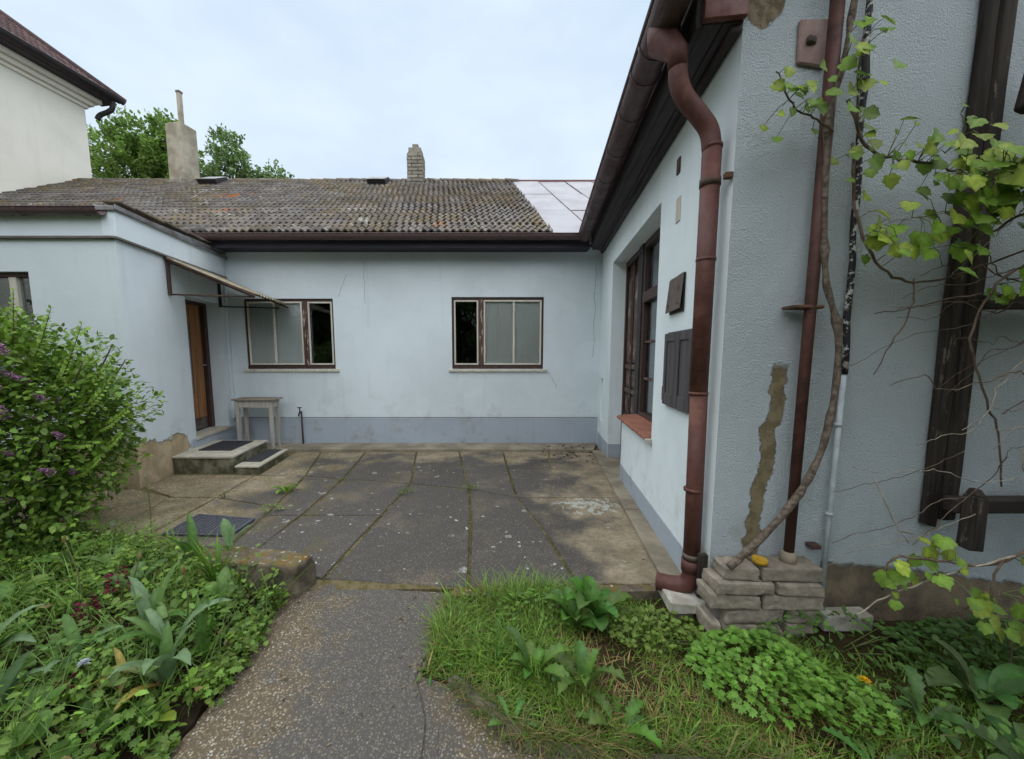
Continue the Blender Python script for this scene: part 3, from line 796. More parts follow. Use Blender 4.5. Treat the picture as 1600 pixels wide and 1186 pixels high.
# raised concrete strips at the foot of the walls
def strip(name, poly, top, thick, mat, parent=None, gap=0.004):
    o = slab(poly, parent, mat, top, gap, thick, seed=4.4)
    o.name = name
    return o
struct(strip('concrete_strip', [(-3.40, 5.72), (1.53, 5.68), (1.69, 6.12), (-4.33, 6.12), (-4.30, 5.72)], 0.030, 0.09, MAT['concrete']))
RW0 = Vector((1.215, 2.0, 0)); RWU = Vector((0.1172, 0.9931, 0)).normalized(); RWN = Vector((-RWU.y, RWU.x, 0))
def RW(u, n, z): return RW0 + RWU * u + RWN * n + Vector((0, 0, z))
for a, b in ((0.30, 1.42), (1.43, 2.42), (2.43, 3.66)):
    o = slab([tuple(RW(a, 0.155, 0)[:2]), tuple(RW(a, -0.03, 0)[:2]), tuple(RW(b, -0.03, 0)[:2]), tuple(RW(b, 0.155, 0)[:2])], None, MAT['concrete'], 0.035, 0.004, 0.09, seed=a)
    o.name = 'kerb_strip'; struct(o)
struct(strip('front_edging', [(-0.29, 2.16), (0.5, 2.19), (1.14, 2.215), (1.14, 2.285), (0.54, 2.28), (-0.27, 2.25)], 0.012, 0.1, MAT['kerb']))
# path to the viewer
path = sheet('path', [(-1.17, 2.34), (-0.29, 2.24), (-0.31, 1.85), (-0.36, 1.62), (-0.24, 1.58), (0.10, 1.30), (1.15, 1.19), (0.9, -1.0), (-1.24, -1.0), (-1.25, 1.33), (-1.25, 1.6), (-1.30, 1.95), (-1.36, 2.16)], 0.1,
             lambda x, y: -0.022 + 0.004 * nz(x, y, 3, 6), MAT['path'], 0.06)
slab([(-1.13, 2.335), (-0.30, 2.235), (-0.315, 1.85), (-0.37, 1.62), (-0.28, 1.40), (-0.23, 0.7), (-1.20, 0.7), (-1.235, 1.3), (-1.28, 1.95), (-1.34, 2.15)], path, MAT['path'], -0.010, 0.012, 0.05, 3.1)
slab([(-0.24, 1.385), (0.06, 1.29), (0.85, 1.17), (0.8, 0.7), (-0.20, 0.7)], path, MAT['path'], -0.013, 0.012, 0.05, 5.1)

# ------------------------------------------------------------------ walls with openings
def wall_geo(fr, u0, u1, z0, z1, holes, depth=0.12, cell=None):
    """front face in frame fr(u, n, z) with rectangular holes (ua, ub, za, zb, reveal depth) and their reveals"""
    us = sorted({u0, u1, *[h[0] for h in holes], *[h[1] for h in holes]})
    zs = sorted({z0, z1, *[h[2] for h in holes], *[h[3] for h in holes]})
    g = Geo()
    for a, b in zip(us, us[1:]):
        for c, d in zip(zs, zs[1:]):
            m, k = (a + b) / 2, (c + d) / 2
            if any(h[0] < m < h[1] and h[2] < k < h[3] for h in holes): continue
            g.quad(fr(a, 0, c), fr(b, 0, c), fr(b, 0, d), fr(a, 0, d))
    for h in holes:
        a, b, c, d, r = h
        g.quad(fr(a, 0, c), fr(a, -r, c), fr(a, -r, d), fr(a, 0, d))
        g.quad(fr(b, 0, c), fr(b, 0, d), fr(b, -r, d), fr(b, -r, c))
        g.quad(fr(a, 0, d), fr(a, -r, d), fr(b, -r, d), fr(b, 0, d))
        g.quad(fr(a, 0, c), fr(b, 0, c), fr(b, -r, c), fr(a, -r, c))
    return g
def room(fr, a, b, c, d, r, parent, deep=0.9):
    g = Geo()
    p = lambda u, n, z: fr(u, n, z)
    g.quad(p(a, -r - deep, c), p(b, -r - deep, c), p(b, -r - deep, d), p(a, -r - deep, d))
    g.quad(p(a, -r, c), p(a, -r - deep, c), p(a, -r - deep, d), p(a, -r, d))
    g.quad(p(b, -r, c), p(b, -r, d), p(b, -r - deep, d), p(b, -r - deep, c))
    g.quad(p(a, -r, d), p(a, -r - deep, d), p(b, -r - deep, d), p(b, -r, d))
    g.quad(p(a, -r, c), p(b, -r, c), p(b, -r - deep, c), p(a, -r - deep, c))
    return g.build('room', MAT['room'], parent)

# tile shared by the roofs: two rolls wide, open at the back
def tile_vf(w=0.218, l=0.26, amp=0.018, th=0.014, seg=12):
    V, F = [], []
    for k in range(seg + 1):
        x = -w / 2 + w * k / seg
        z = amp * math.sin(2 * math.pi * 2 * k / seg) + amp
        V += [(x, 0, z + th), (x, l, z + th), (x, 0.004, z - 0.014)]
    for k in range(seg):
        a = 3 * k; b = a + 3
        F += [(a, b, b + 1, a + 1), (a + 2, b + 2, b, a)]
    return V, F
TILE_V, TILE_F = tile_vf()
tile_me, _ = mesh_of('tile', TILE_V, TILE_F, False, False)
tile_me.materials.append(MAT['tile'])
def tile_stuff(name, mats, mat, parent):
    V0 = np.array(TILE_V); F0 = np.array(TILE_F)
    Vs, Fs = [], []
    for i, m in enumerate(mats):
        A = np.array(m)
        Vs.append(V0 @ A[:3, :3].T + A[:3, 3]); Fs.append(F0 + i * len(V0))
    V = np.concatenate(Vs); F = np.concatenate(Fs)
    return stuff(np_mesh(name, V, np.zeros((0, 3), int), F, None, mat, parent))

# ------------------------------------------------------------------ back house
PITCH = R(33)
EY, EZ = 5.70, 3.275             # eave edge of the roof
def RP(x, s, h=0.0):             # point on the back roof: s metres up the slope, h above it
    return Vector((x, EY + s * math.cos(PITCH) - h * math.sin(PITCH), EZ + s * math.sin(PITCH) + h * math.cos(PITCH)))
SL_LEN = 4.10
house = thing('courtyard_house', (-3.5, 6.13, 0), 'low pale blue house at the back of the yard under a mossy tile roof', 'house')
BW = lambda u, n, z: Vector((u, 6.126 - n, z))
W1 = (-4.09, -2.64, 1.275, 2.41); W2 = (-0.72, 0.775, 1.275, 2.435)
g = wall_geo(BW, -10.0, 1.72, 0.0, 3.28, [(*W1, 0.07), (*W2, 0.07)])
g.build('wall', MAT['plaster'], house)
def plinth_panel(fr, a, b, z1, th, parent, z0=-0.05):
    return frame_box('plinth', fr, a, b, -0.02, th, z0, z1, MAT['plinth'], parent, 0.004)
plinth_panel(BW, -4.36, 1.695, 0.466, 0.004, house)
frame_box('plinth_shadow_line', BW, -4.3, 1.69, -0.01, 0.007, 0.4665, 0.4715, MAT['mortar'], house, 0)  # dark strip painted in for the shadow under the plaster overhang
# hairline cracks in the plaster read as thin dark threads
def crack(parent, pts):
    tube('plaster_crack', pts, 0.0022, MAT['mortar'], parent, 4)
crack(house, [(1.60 + 0.01 * math.sin(i * 1.3) + random.uniform(-.006, .006), 6.1255, 2.9 - i * 0.11) for i in range(14)])
crack(house, [(0.86 + 0.03 * i + random.uniform(-.012, .012), 6.1255, 1.22 - i * 0.05) for i in range(6)])
crack(house, [(-2.55 + 0.025 * i + random.uniform(-.01, .01), 6.1255, 2.44 + i * 0.06) for i in range(7)])
crack(house, [(-2.12 + 0.008 * math.sin(i * 1.7) + random.uniform(-.006, .006), 6.1255, 3.0 - i * 0.085) for i in range(9)])
def house_window(W, flip, label):
    x0, x1, z0, z1 = W
    fr = BW if not flip else (lambda u, n, z: Vector((x0 + x1 - u, 6.126 - n, z)))
    w = bpy.data.objects.new('window', None); COL.objects.link(w); w.location = BW((x0 + x1) / 2, 0, z0); set_parent(w, house)
    w['label'] = label
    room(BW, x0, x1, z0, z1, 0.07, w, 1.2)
    F = lambda nm, a, b, n0, n1, c, d, m, p=w, bv=0.004: frame_box(nm, fr, a, b, n0, n1, c, d, m, p, bv)
    # narrow sash at the left end, wide fixed light at the right (frame fr may mirror this)
    a0, a1 = x0, x1
    F('frame', a0, a1, -0.07, -0.025, z1 - 0.04, z1, MAT['brown_paint'])
    F('frame', a0, a1, -0.07, -0.012, z0, z0 + 0.055, MAT['brown_paint'])
    F('frame', a0, a0 + 0.03, -0.07, -0.022, z0 + 0.055, z1 - 0.04, MAT['brown_paint'])
    F('frame', a1 - 0.03, a1, -0.07, -0.022, z0 + 0.055, z1 - 0.04, MAT['brown_paint'])
    m0, m1 = a0 + 0.435, a0 + 0.515
    F('mullion', m0, m1, -0.07, -0.014, z0 + 0.055, z1 - 0.04, MAT['mullion'])
    def sash(b0, b1, c0, c1, wd, nm, n0=-0.062, n1=-0.028):
        F(nm, b0, b1, n0, n1, c1 - wd, c1, MAT['pale_paint'])
        F(nm, b0, b1, n0, n1, c0, c0 + wd, MAT['pale_paint'])
        F(nm, b0, b0 + wd, n0, n1, c0 + wd, c1 - wd, MAT['pale_paint'])
        F(nm, b1 - wd, b1, n0, n1, c0 + wd, c1 - wd, MAT['pale_paint'])
    zb, zt = z0 + 0.065, z1 - 0.045
    sash(a0 + 0.033, m0 - 0.003, zb, zt, 0.026, 'sash_rail')
    F('pane', a0 + 0.059, m0 - 0.029, -0.05, -0.046, zb + 0.026, zt - 0.026, MAT['glass'], w, 0)
    s0, s1 = m1 + 0.003, a1 - 0.033
    sash(s0, s1, zb, zt, 0.027, 'sash_rail', -0.058, -0.018)
    mm = (s0 + s1) / 2 + 0.02
    F('muntin', mm - 0.017, mm + 0.017, -0.058, -0.02, zb + 0.027, zt - 0.027, MAT['pale_paint'])
    for q0, q1 in ((s0 + 0.027, mm - 0.017), (mm + 0.017, s1 - 0.027)):
        F('pane', q0, q1, -0.05, -0.046, zb + 0.027, zt - 0.027, MAT['glass'], w, 0)
        V, Fc = [], []
        k = 26
        for i in range(k + 1):
            u = q0 - 0.02 + (q1 - q0 + 0.04) * i / k; nn = -0.068 + 0.002 * math.sin(i * 1.9) + 0.001 * math.sin(i * 4.1)
            V += [fr(u, nn, zb), fr(u, nn, zt)]
        for i in range(k): Fc.append((2 * i, 2 * i + 2, 2 * i + 3, 2 * i + 1))
        mk('net_curtain', V, Fc, MAT['curtain'], w, True)
    nt = 8; sx0, sx1 = x0 - 0.055, x1 + 0.07
    for i in range(nt):
        a = sx0 + (sx1 - sx0) * i / nt; b = sx0 + (sx1 - sx0) * (i + 1) / nt - 0.008
        frame_box('sill_tile', BW, a, b, -0.055, 0.035, z0 - 0.045, z0 - 0.002 + random.uniform(-.001, .001), MAT['sill_tile'], w, 0.004)
house_window(W1, True, 'left window with two curtained lights and a dark narrow sash at right')
house_window(W2, False, 'right window with a dark narrow sash at left')

# roof
roof_g = Geo()
def XB(s): return 0.835 - 0.115 * s            # slanted end of the tiles against the metal sheets
roof_g.quad(RP(-10.5, 0.02, -0.02), RP(4.5, 0.02, -0.02), RP(4.5, SL_LEN, -0.02), RP(-10.5, SL_LEN, -0.02))
ry, rz = RP(0, SL_LEN, -0.02).y, RP(0, SL_LEN, -0.02).z
roof_g.quad((-10.5, ry, rz), (4.5, ry, rz), (4.5, 2 * ry - EY, EZ), (-10.5, 2 * ry - EY, EZ))
roof = roof_g.build('roof', MAT['eave_wood_x'], house)
ROWS, CW = 20, 0.213
dr = (SL_LEN - 0.02) / ROWS
mats = []
for r in range(ROWS):
    s = r * dr
    x = XB(s) - 0.095 - random.uniform(0, 0.025)
    while x > -10.1:
        sag = 0.012 * mnoise.noise(Vector((x * 0.7, s * 0.9, 2.0)))
        loc = RP(x + random.uniform(-.007, .007), s + 0.02 * mnoise.noise(Vector((x * 1.3, s, 7.0))) + random.uniform(-.018, .018), 0.030 + sag)
        rot = Euler((PITCH + R(-5.0) + random.uniform(-.012, .012), random.uniform(-.012, .012), random.uniform(-.014, .014)))
        vis = (x > -4.3) or s > 0.9 or x > -8.4 and s > 0.4
        mats.append((s, x, loc, rot, vis))
        x -= CW
vis = [m for m in mats if m[4]]
vis.sort(key=lambda m: m[0])
big = vis[:300]; ids = {id(m) for m in big}
for s, x, loc, rot, v in big:
    put('tile', tile_me, None, roof, loc, rot)
tile_stuff('upper_tiles', [Matrix.LocRotScale(m[2], m[3], Vector((1, 1, 1))) for m in mats if id(m) not in ids], MAT['tile'], roof)
# ridge tiles
V, F = [], []
for i in range(7):
    a = math.pi * i / 6
    for k, (yy, rr) in enumerate(((0, 0.115), (0.33, 0.098))):
        V.append((yy, math.cos(a) * rr, math.sin(a) * rr * 0.75))
for i in range(6): F.append((2 * i, 2 * i + 1, 2 * i + 3, 2 * i + 2))
F.append(tuple(2 * i for i in range(7)))
ridge_me, _ = mesh_of('ridge_tile', V, F, True, False)
x = -10.0
while x < 0.25:
    put('ridge_tile', ridge_me, MAT['ridge'], roof, RP(x, SL_LEN + 0.02, 0.0) + Vector((0, 0, 0.012 * mnoise.noise(Vector((x, 3, 0))))), (0, random.uniform(-.02, .02), random.uniform(-.02, .02)))
    x += 0.30
# pale metal sheets at the right end
COLW = 0.62
rows_s = [(-0.03, 1.30), (1.325, 2.65), (2.675, SL_LEN)]
for c in range(5):
    for s0, s1 in rows_s:
        a0, a1 = XB(s0) + c * COLW, XB(s1) + c * COLW
        w = COLW - 0.02
        h = 0.018 + random.uniform(0, .012)
        p = [RP(a0, s0, h), RP(a0 + w, s0, h), RP(a1 + w, s1, h), RP(a1, s1, h)]
        q = [RP(a0, s0, h + .008), RP(a0 + w, s0, h + .008), RP(a1 + w, s1, h + .008), RP(a1, s1, h + .008)]
        hexa('metal_sheet', p + q, MAT['roof_sheet'], roof, 0.003)
    V, F = tube_vf([RP(XB(-.03) + c * COLW + (COLW - .006), -0.03, 0.03), RP(XB(SL_LEN) + c * COLW + (COLW - .006), SL_LEN, 0.03)], 0.013, 6)
    mk('standing_seam', V, F, MAT['gutter'], roof)
V, F = tube_vf([RP(0.33, SL_LEN + .01, .03), RP(4.0, SL_LEN + .01, .03)], 0.035, 8)
mk('ridge_flashing', V, F, MAT['red_board'], roof, True)
# roof hatches near the ridge
for hx, hw in ((-6.60, 0.42), (-2.85, 0.40)):
    pts = [RP(hx, SL_LEN - 0.52, 0.05), RP(hx + hw, SL_LEN - 0.52, 0.05), RP(hx + hw, SL_LEN - 0.1, 0.05), RP(hx, SL_LEN - 0.1, 0.05),
           RP(hx, SL_LEN - 0.55, 0.16), RP(hx + hw, SL_LEN - 0.55, 0.16), RP(hx + hw, SL_LEN - 0.08, 0.12), RP(hx, SL_LEN - 0.08, 0.12)]
    o = hexa('roof_hatch', pts, MAT['black_iron'], roof, 0.006)
    cov = [p + Vector((0, -0.004, 0.006)) for p in pts[4:]] + [p + Vector((0, -0.004, 0.018)) for p in pts[4:]]
    hexa('hatch_cover', cov, MAT['flashing'], o, 0.003)
# eaves: gutter, fascia, soffit
def gutter_vf(path_a, path_b, r, outd, th=0.004):
    """half-round trough from a to b; outd = horizontal direction away from the wall"""
    A, B, O = Vector(path_a), Vector(path_b), Vector(outd)
    V, F = [], []; n = 12
    for P in (A, B):
        for rr in (r, r - th):
            for k in range(n + 1):
                a = math.pi * k / n
                V.append(P + O * (math.cos(a) * rr) - Vector((0, 0, math.sin(a) * rr)))
    m = n + 1
    for k in range(n):
        F += [(k, k + 1, 2 * m + k + 1, 2 * m + k), (m + k, 3 * m + k, 3 * m + k + 1, m + k + 1)]
        F += [(k, m + k, m + k + 1, k + 1), (2 * m + k, 2 * m + k + 1, 3 * m + k + 1, 3 * m + k)]
    F += [(0, 2 * m, 3 * m, m), (n, m + n, 3 * m + n, 2 * m + n)]
    return V, F
def add_gutter(name, a, b, r, outd, parent, bands, mat='gutter'):
    V, F = gutter_vf(a, b, r, outd)
    g_ = mk(name, V, F, MAT[mat], parent, False)
    A, B, O = Vector(a), Vector(b), Vector(outd)
    tube('bead', [A + O * r + Vector((0, 0, .004)), B + O * r + Vector((0, 0, .004))], 0.009, MAT[mat], g_, 8)
    d = (B - A).normalized()
    for t in bands:
        P = A.lerp(B, t)
        V, F = gutter_vf(P - d * 0.012, P + d * 0.012, r + 0.005, outd, 0.004)
        mk('bracket', V, F, MAT[mat], g_, False)
    return g_
add_gutter('gutter', (-4.6, 5.66, 3.255), (1.24, 5.66, 3.255), 0.07, (0, -1, 0), house, [0.1, 0.26, 0.42, 0.58, 0.74, 0.9])
box('fascia_board', -10, 1.40, 5.755, 5.785, 3.10, 3.262, MAT['eave_wood_x'], house, 0.004)
box('soffit', -10, 1.45, 5.785, 6.124, 3.135, 3.155, MAT['eave_wood_x'], house, 0.003)
# rendered chimney with a flue pipe
ch = bpy.data.objects.new('chimney', None); COL.objects.link(ch); ch.location = (-7.2, 9.0, 5.2); set_parent(ch, house)
ch['label'] = 'plain rendered chimney with a thin flue pipe'
def rot_box(name, cx_, cy_, z0, z1, a, b, ang, mat, parent, taper=1.0, bev=0.012, rough=0.0):
    P = []
    for z, t in ((z0, 1.0), (z1, taper)):
        for sx, sy in ((-1, -1), (1, -1), (1, 1), (-1, 1)):
            x, y = sx * a / 2 * t, sy * b / 2 * t
            P.append((cx_ + x * math.cos(ang) - y * math.sin(ang), cy_ + x * math.sin(ang) + y * math.cos(ang), z))
    return hexa(name, P, mat, parent, bev, 1, rough)
rot_box('shaft', -7.19, 9.05, 4.7, 6.68, 0.43, 0.40, R(-12), MAT['chimney'], ch, 0.97, 0.015, 0.008)
rot_box('foot', -7.19, 9.05, 4.6, 5.46, 0.50, 0.46, R(-12), MAT['chimney_brick'], ch, 1.0, 0.012)
rot_box('flue_pipe', -7.17, 9.05, 6.62, 7.40, 0.085, 0.085, R(-12), MAT['chimney'], ch, 1.0, 0.01)
rot_box('flue_cap', -7.17, 9.05, 7.39, 7.44, 0.105, 0.105, R(-12), MAT['mortar'], ch, 1.0, 0.01)
# brick chimney
ch = bpy.data.objects.new('chimney', None); COL.objects.link(ch); ch.location = (-1.84, 9.0, 5.2); set_parent(ch, house)
ch['label'] = 'grey brick chimney with a stepped top'
box('mortar_core', -1.985, -1.675, 8.86, 9.14, 4.8, 6.05, MAT['mortar'], ch, 0.0)
def brick_mesh(l, w, h):
    me, _ = mesh_of('brick', *box_vf(-l / 2, l / 2, -w / 2, w / 2, 0, h), False, False)
    bevel_mesh(me, 0.008)
    return me
bm_l = brick_mesh(0.24, 0.10, 0.068); bm_s = brick_mesh(0.10, 0.24, 0.068)
z = 5.02; k = 0
while z < 6.0:
    for sgn in (1, -1):
        f = sgn if k % 2 == 0 else -sgn
        j = lambda: random.uniform(-.004, .004)
        put('brick', bm_l, MAT['chimney_brick'], ch, (-1.83 - f * 0.056 + j(), 9.0 - sgn * 0.123 + j(), z), (0, 0, j()))
        put('brick', bm_s, MAT['chimney_brick'], ch, (-1.83 + sgn * f * f * 0.127 * (1 if k % 2 == 0 else -1) * (1) + j(), 9.0 - sgn * 0.051 + j(), z), (0, 0, j()))
    z += 0.077; k += 1
box('chimney_neck', -1.97, -1.69, 8.86, 9.14, z - 0.005, z + 0.125, MAT['chimney_brick'], ch, 0.006, 1, 0.003)
box('chimney_pot', -1.895, -1.765, 8.935, 9.065, z + 0.124, z + 0.235, MAT['chimney_brick'], ch, 0.006, 1, 0.003)
# ------------------------------------------------------------------ left annex with the entrance door
annex = thing('entrance_annex', (-4.2, 5.0, 0), 'pale blue flat-roofed annex on the left with the brown entrance door', 'annex')
AS0 = Vector((-4.035, 4.08, 0)); AU = (Vector((-4.362, 6.126, 0)) - AS0).normalized(); AN = Vector((AU.y, -AU.x, 0))
def AS(u, n, z): return AS0 + AU * u + AN * n + Vector((0, 0, z))       # side wall, n towards the yard
AF = lambda u, n, z: Vector((u, 4.08 - n, z))                            # front wall
LU = 2.072
DO = (1.05, 1.895, 0.36, 2.30)
wall_geo(AS, 0, LU, -0.05, 2.735, [(*DO, 0.235)]).build('wall', MAT['annex_plaster'], annex)
AWN = (-6.1, -5.00, 1.25, 2.39)
wall_geo(AF, -10, -4.035, -0.05, 2.735, [(*AWN, 0.10)]).build('wall', MAT['annex_plaster'], annex)
# the upper band stands proud of the wall, with a dark strip painted in for its shadow line
frame_box('upper_band', AS, -0.025, LU, -0.1, 0.03, 2.745, 3.03, MAT['plaster'], annex, 0.006)
box('upper_band', -10, -4.04, 4.052, 4.2, 2.745, 2.985, MAT['plaster'], annex, 0.006)
frame_box('band_shadow_line', AS, -0.035, LU, -0.05, 0.042, 2.722, 2.746, MAT['mortar'], annex, 0.004)
box('band_shadow_line', -10, -4.02, 4.038, 4.1, 2.722, 2.746, MAT['mortar'], annex, 0.004)
hexa('roof', [(-10, 4.0, 3.0), AS(-0.06, 0.05, 3.0), AS(LU, 0.05, 3.10), (-10, 6.1, 3.10), (-10, 4.0, 3.045), AS(-0.06, 0.05, 3.045), AS(LU, 0.05, 3.14), (-10, 6.1, 3.14)], MAT['flashing'], annex, 0.003)
frame_box('verge_flashing', AS, -0.05, LU, 0.052, 0.062, 3.015, 3.062, MAT['flashing'], annex, 0.002)
for i in range(9):
    frame_box('verge_tile', AS, 0.02 + i * 0.228, 0.02 + i * 0.228 + 0.223, -0.10, 0.055, 3.145 - 0.045 + 0.006 * (i % 2) + i * 0.008, 3.172 - 0.045 + 0.006 * (i % 2) + i * 0.008, MAT['ridge'], annex, 0.006, 0.005)
add_gutter('gutter', (-9.5, 3.985, 2.995), (-4.06, 3.985, 2.995), 0.06, (0, -1, 0), annex, [0.55, 0.7, 0.85, 0.97])
frame_box('corner_post_strip', AS, LU - 0.075, LU - 0.005, 0.001, 0.03, 0.47, 3.02, MAT['annex_plaster'], annex, 0.004)
plinth_panel(AS, 0.93, LU, 0.345, 0.006, annex)
frame_box('threshold', AS, DO[0] - 0.02, DO[1] + 0.02, -0.2, 0.03, 0.318, 0.362, MAT['step_tile'], annex, 0.005)
# annex window at the far left
aw = bpy.data.objects.new('window', None); COL.objects.link(aw); aw.location = AF(-5.5, 0, 1.25); set_parent(aw, annex)
room(AF, *AWN, 0.10, aw, 1.0)
for a, b, c, d in ((AWN[0], AWN[1], AWN[3] - 0.05, AWN[3]), (AWN[0], AWN[1], AWN[2], AWN[2] + 0.05), (AWN[1] - 0.05, AWN[1], AWN[2] + .05, AWN[3] - .05), (AWN[0], AWN[0] + 0.05, AWN[2] + .05, AWN[3] - .05), (-5.28, -5.20, AWN[2] + .05, AWN[3] - .05)):
    frame_box('frame', AF, a, b, -0.10, -0.045, c, d, MAT['pale_paint'] if b == -5.20 else MAT['brown_paint'], aw, 0.004)
frame_box('pane', AF, -5.195, AWN[1] - 0.055, -0.08, -0.076, AWN[2] + 0.055, AWN[3] - 0.055, MAT['glass'], aw, 0)
frame_box('pane', AF, AWN[0] + .055, -5.285, -0.08, -0.076, AWN[2] + 0.055, AWN[3] - 0.055, MAT['glass'], aw, 0)
# entrance door: frame, boards, dark glass strip, kick plate
dr_ = bpy.data.objects.new('door', None); COL.objects.link(dr_); dr_.location = AS(1.47, -0.2, 0.36); set_parent(dr_, annex)
dr_['label'] = 'brown boarded entrance door with a dark narrow glass strip'
D = lambda nm, a, b, n0, n1, c, d, m, bv=0.003: frame_box(nm, AS, a, b, n0, n1, c, d, m, dr_, bv)
D('door_frame', DO[0], DO[0] + 0.05, -0.29, -0.215, DO[2], DO[3], MAT['brown_paint'])
D('door_frame', DO[1] - 0.075, DO[1], -0.29, -0.205, DO[2], DO[3], MAT['brown_paint'])
D('door_frame', DO[0] + .05, DO[1] - .075, -0.29, -0.215, DO[3] - 0.05, DO[3], MAT['brown_paint'])
D('leaf_core', DO[0] + 0.05, DO[1] - 0.075, -0.285, -0.25, DO[2] + 0.005, DO[3] - 0.05, MAT['brown_paint'])
u = DO[0] + 0.055; ue = DO[1] - 0.13
gs0, gs1 = DO[0] + 0.31, DO[0] + 0.42
i = 0
while u < ue - 0.01:
    b = min(u + 0.058, ue)
    if gs0 - 0.03 < (u + b) / 2 < gs1 + 0.03:
        D('board', u, b - 0.004, -0.249, -0.236 + random.uniform(-.003, .003), 1.98, DO[3] - 0.055, MAT['door_wood'])
        D('board', u, b - 0.004, -0.249, -0.236 + random.uniform(-.003, .003), DO[2] + 0.19, 0.92, MAT['door_wood'])
    else:
        D('board', u, b - 0.004, -0.249, -0.236 + random.uniform(-.003, .003), DO[2] + 0.19, DO[3] - 0.055, MAT['door_wood'])
    u = b; i += 1
D('pane', gs0 - .03, gs1 + .03, -0.248, -0.244, 0.93, 1.97, MAT['glass'], 0)
D('kick_plate', DO[0] + 0.055, ue, -0.249, -0.238, DO[2] + 0.02, DO[2] + 0.185, MAT['sheet_grey'])
tube('handle', [AS(DO[1] - 0.16, -0.23, 1.35), AS(DO[1] - 0.16, -0.18, 1.35), AS(DO[1] - 0.26, -0.18, 1.35)], 0.009, MAT['flashing'], dr_, 8)

# canopy over the door
can = thing('door_canopy', AS(1.3, 0, 2.25), 'sloping corrugated canopy on iron brackets over the entrance door', 'canopy')
CN0, CN1 = 0.70, 1.90
for u_, lo_, hi_, ln, mt in ((0.74, 2.255, 2.70, 0.98, 'iron'), (1.86, 2.245, 2.66, 0.86, 'black_iron')):
    frame_box('bracket_post', AS, u_ - 0.018, u_ + 0.018, 0.002, 0.036, lo_, hi_, MAT[mt], can, 0.003)
    tube('bracket_bar', [AS(u_, 0.02, lo_ + 0.012), AS(u_ + 0.01, ln, lo_ + 0.006)], 0.011, MAT[mt], can, 8)
    frame_box('rafter', lambda a, b, c: AS(a, b, c - 0.42 * b), u_ - 0.016, u_ + 0.016, 0.03, 1.00, 2.665, 2.695, MAT['iron'], can, 0.003)
# sheet: corrugations run down the slope
V, F = [], []; nc = 66
for k in range(nc + 1):
    u_ = CN0 + (CN1 - CN0) * k / nc
    w = 0.014 * math.sin(k * math.pi / 3)
    for j in range(5):
        n_ = 0.01 + (1.06 - 0.08 * (u_ - CN0)) * j / 4
        V.append(AS(u_, n_, 2.725 - 0.42 * n_ - 0.012 * math.sin(j / 4 * math.pi) + w))
for k in range(nc):
    for j in range(4):
        a = k * 5 + j
        F.append((a, a + 5, a + 6, a + 1))
o = mk('corrugated_sheet', V, F, MAT['corrugated'], can, False)
sm = o.modifiers.new('thickness', 'SOLIDIFY'); sm.thickness = 0.005
frame_box('edge_board', lambda a, b, c: AS(a, b, c - 0.42 * b), CN0 - 0.012, CN0 + 0.012, 0.01, 1.04, 2.70, 2.722, MAT['iron'], can, 0.003)

# steps and mats
st = thing('entrance_step', (-3.75, 5.05, 0), 'upper entrance step with cream tiled top and mossy concrete sides', 'step')
SA, SB, SC, SD_ = AS(0.50, 0.005, 0), Vector((-3.36, 4.61, 0)), Vector((-3.47, 5.53, 0)), AS(1.45, 0.005, 0)
SA = Vector((SA.x, 4.61, 0)); SD_ = Vector((AS(1.46, 0.005, 0).x, 5.52, 0))
up = lambda p, z: Vector((p.x, p.y, z))
hexa('step_body', [up(p, -0.03) for p in (SA, SB, SC, SD_)] + [up(p, 0.195) for p in (SA, SB, SC, SD_)], MAT['step_side'], st, 0.008, 1, 0.004)
def lerp2(s, t): return (SA.lerp(SB, s)).lerp(SD_.lerp(SC, s), t)
tx = [0, 0.36, 0.70, 1.022]; ty = [-0.015, 0.22, 0.45, 0.72, 1.0]
for i in range(3):
    for j in range(4):
        P = [lerp2(tx[i], ty[j]), lerp2(tx[i + 1] - .006, ty[j]), lerp2(tx[i + 1] - .006, ty[j + 1] - .006), lerp2(tx[i], ty[j + 1] - .006)]
        hexa('step_tile', [up(p, 0.196) for p in P] + [up(p, 0.222 + random.uniform(-.001, .001)) for p in P], MAT['step_tile'], st, 0.003)
lo = thing('lower_step', (-3.1, 5.0, 0), 'low entrance step with cream tiled edge holding a black mat', 'step')
LA, LB, LC, LD = Vector((-3.30, 4.575, 0)), Vector((-3.0, 4.57, 0)), Vector((-3.11, 5.42, 0)), Vector((-3.43, 5.42, 0))
hexa('step_body', [up(p, -0.03) for p in (LA, LB, LC, LD)] + [up(p, 0.085) for p in (LA, LB, LC, LD)], MAT['step_side'], lo, 0.008, 1, 0.004)
def low2(s, t): return (LA.lerp(LB, s)).lerp(LD.lerp(LC, s), t)
for s0, s1, t0, t1 in ((0, 1.03, -0.015, 0.21), (0.80, 1.03, 0.216, 0.6), (0.80, 1.03, 0.606, 1.0)):
    P = [low2(s0, t0), low2(s1, t0), low2(s1, t1), low2(s0, t1)]
    hexa('step_tile', [up(p, 0.086) for p in P] + [up(p, 0.108) for p in P], MAT['step_tile'], lo, 0.003)
P = [low2(0.02, 0.22), low2(0.79, 0.22), low2(0.79, 0.97), low2(0.02, 0.97)]
tag(hexa('step_mat', [up(p, 0.0862) for p in P] + [up(p, 0.106) for p in P], MAT['mat'], None, 0.003), 'narrow black rubber mat let into the lower step', 'mat')
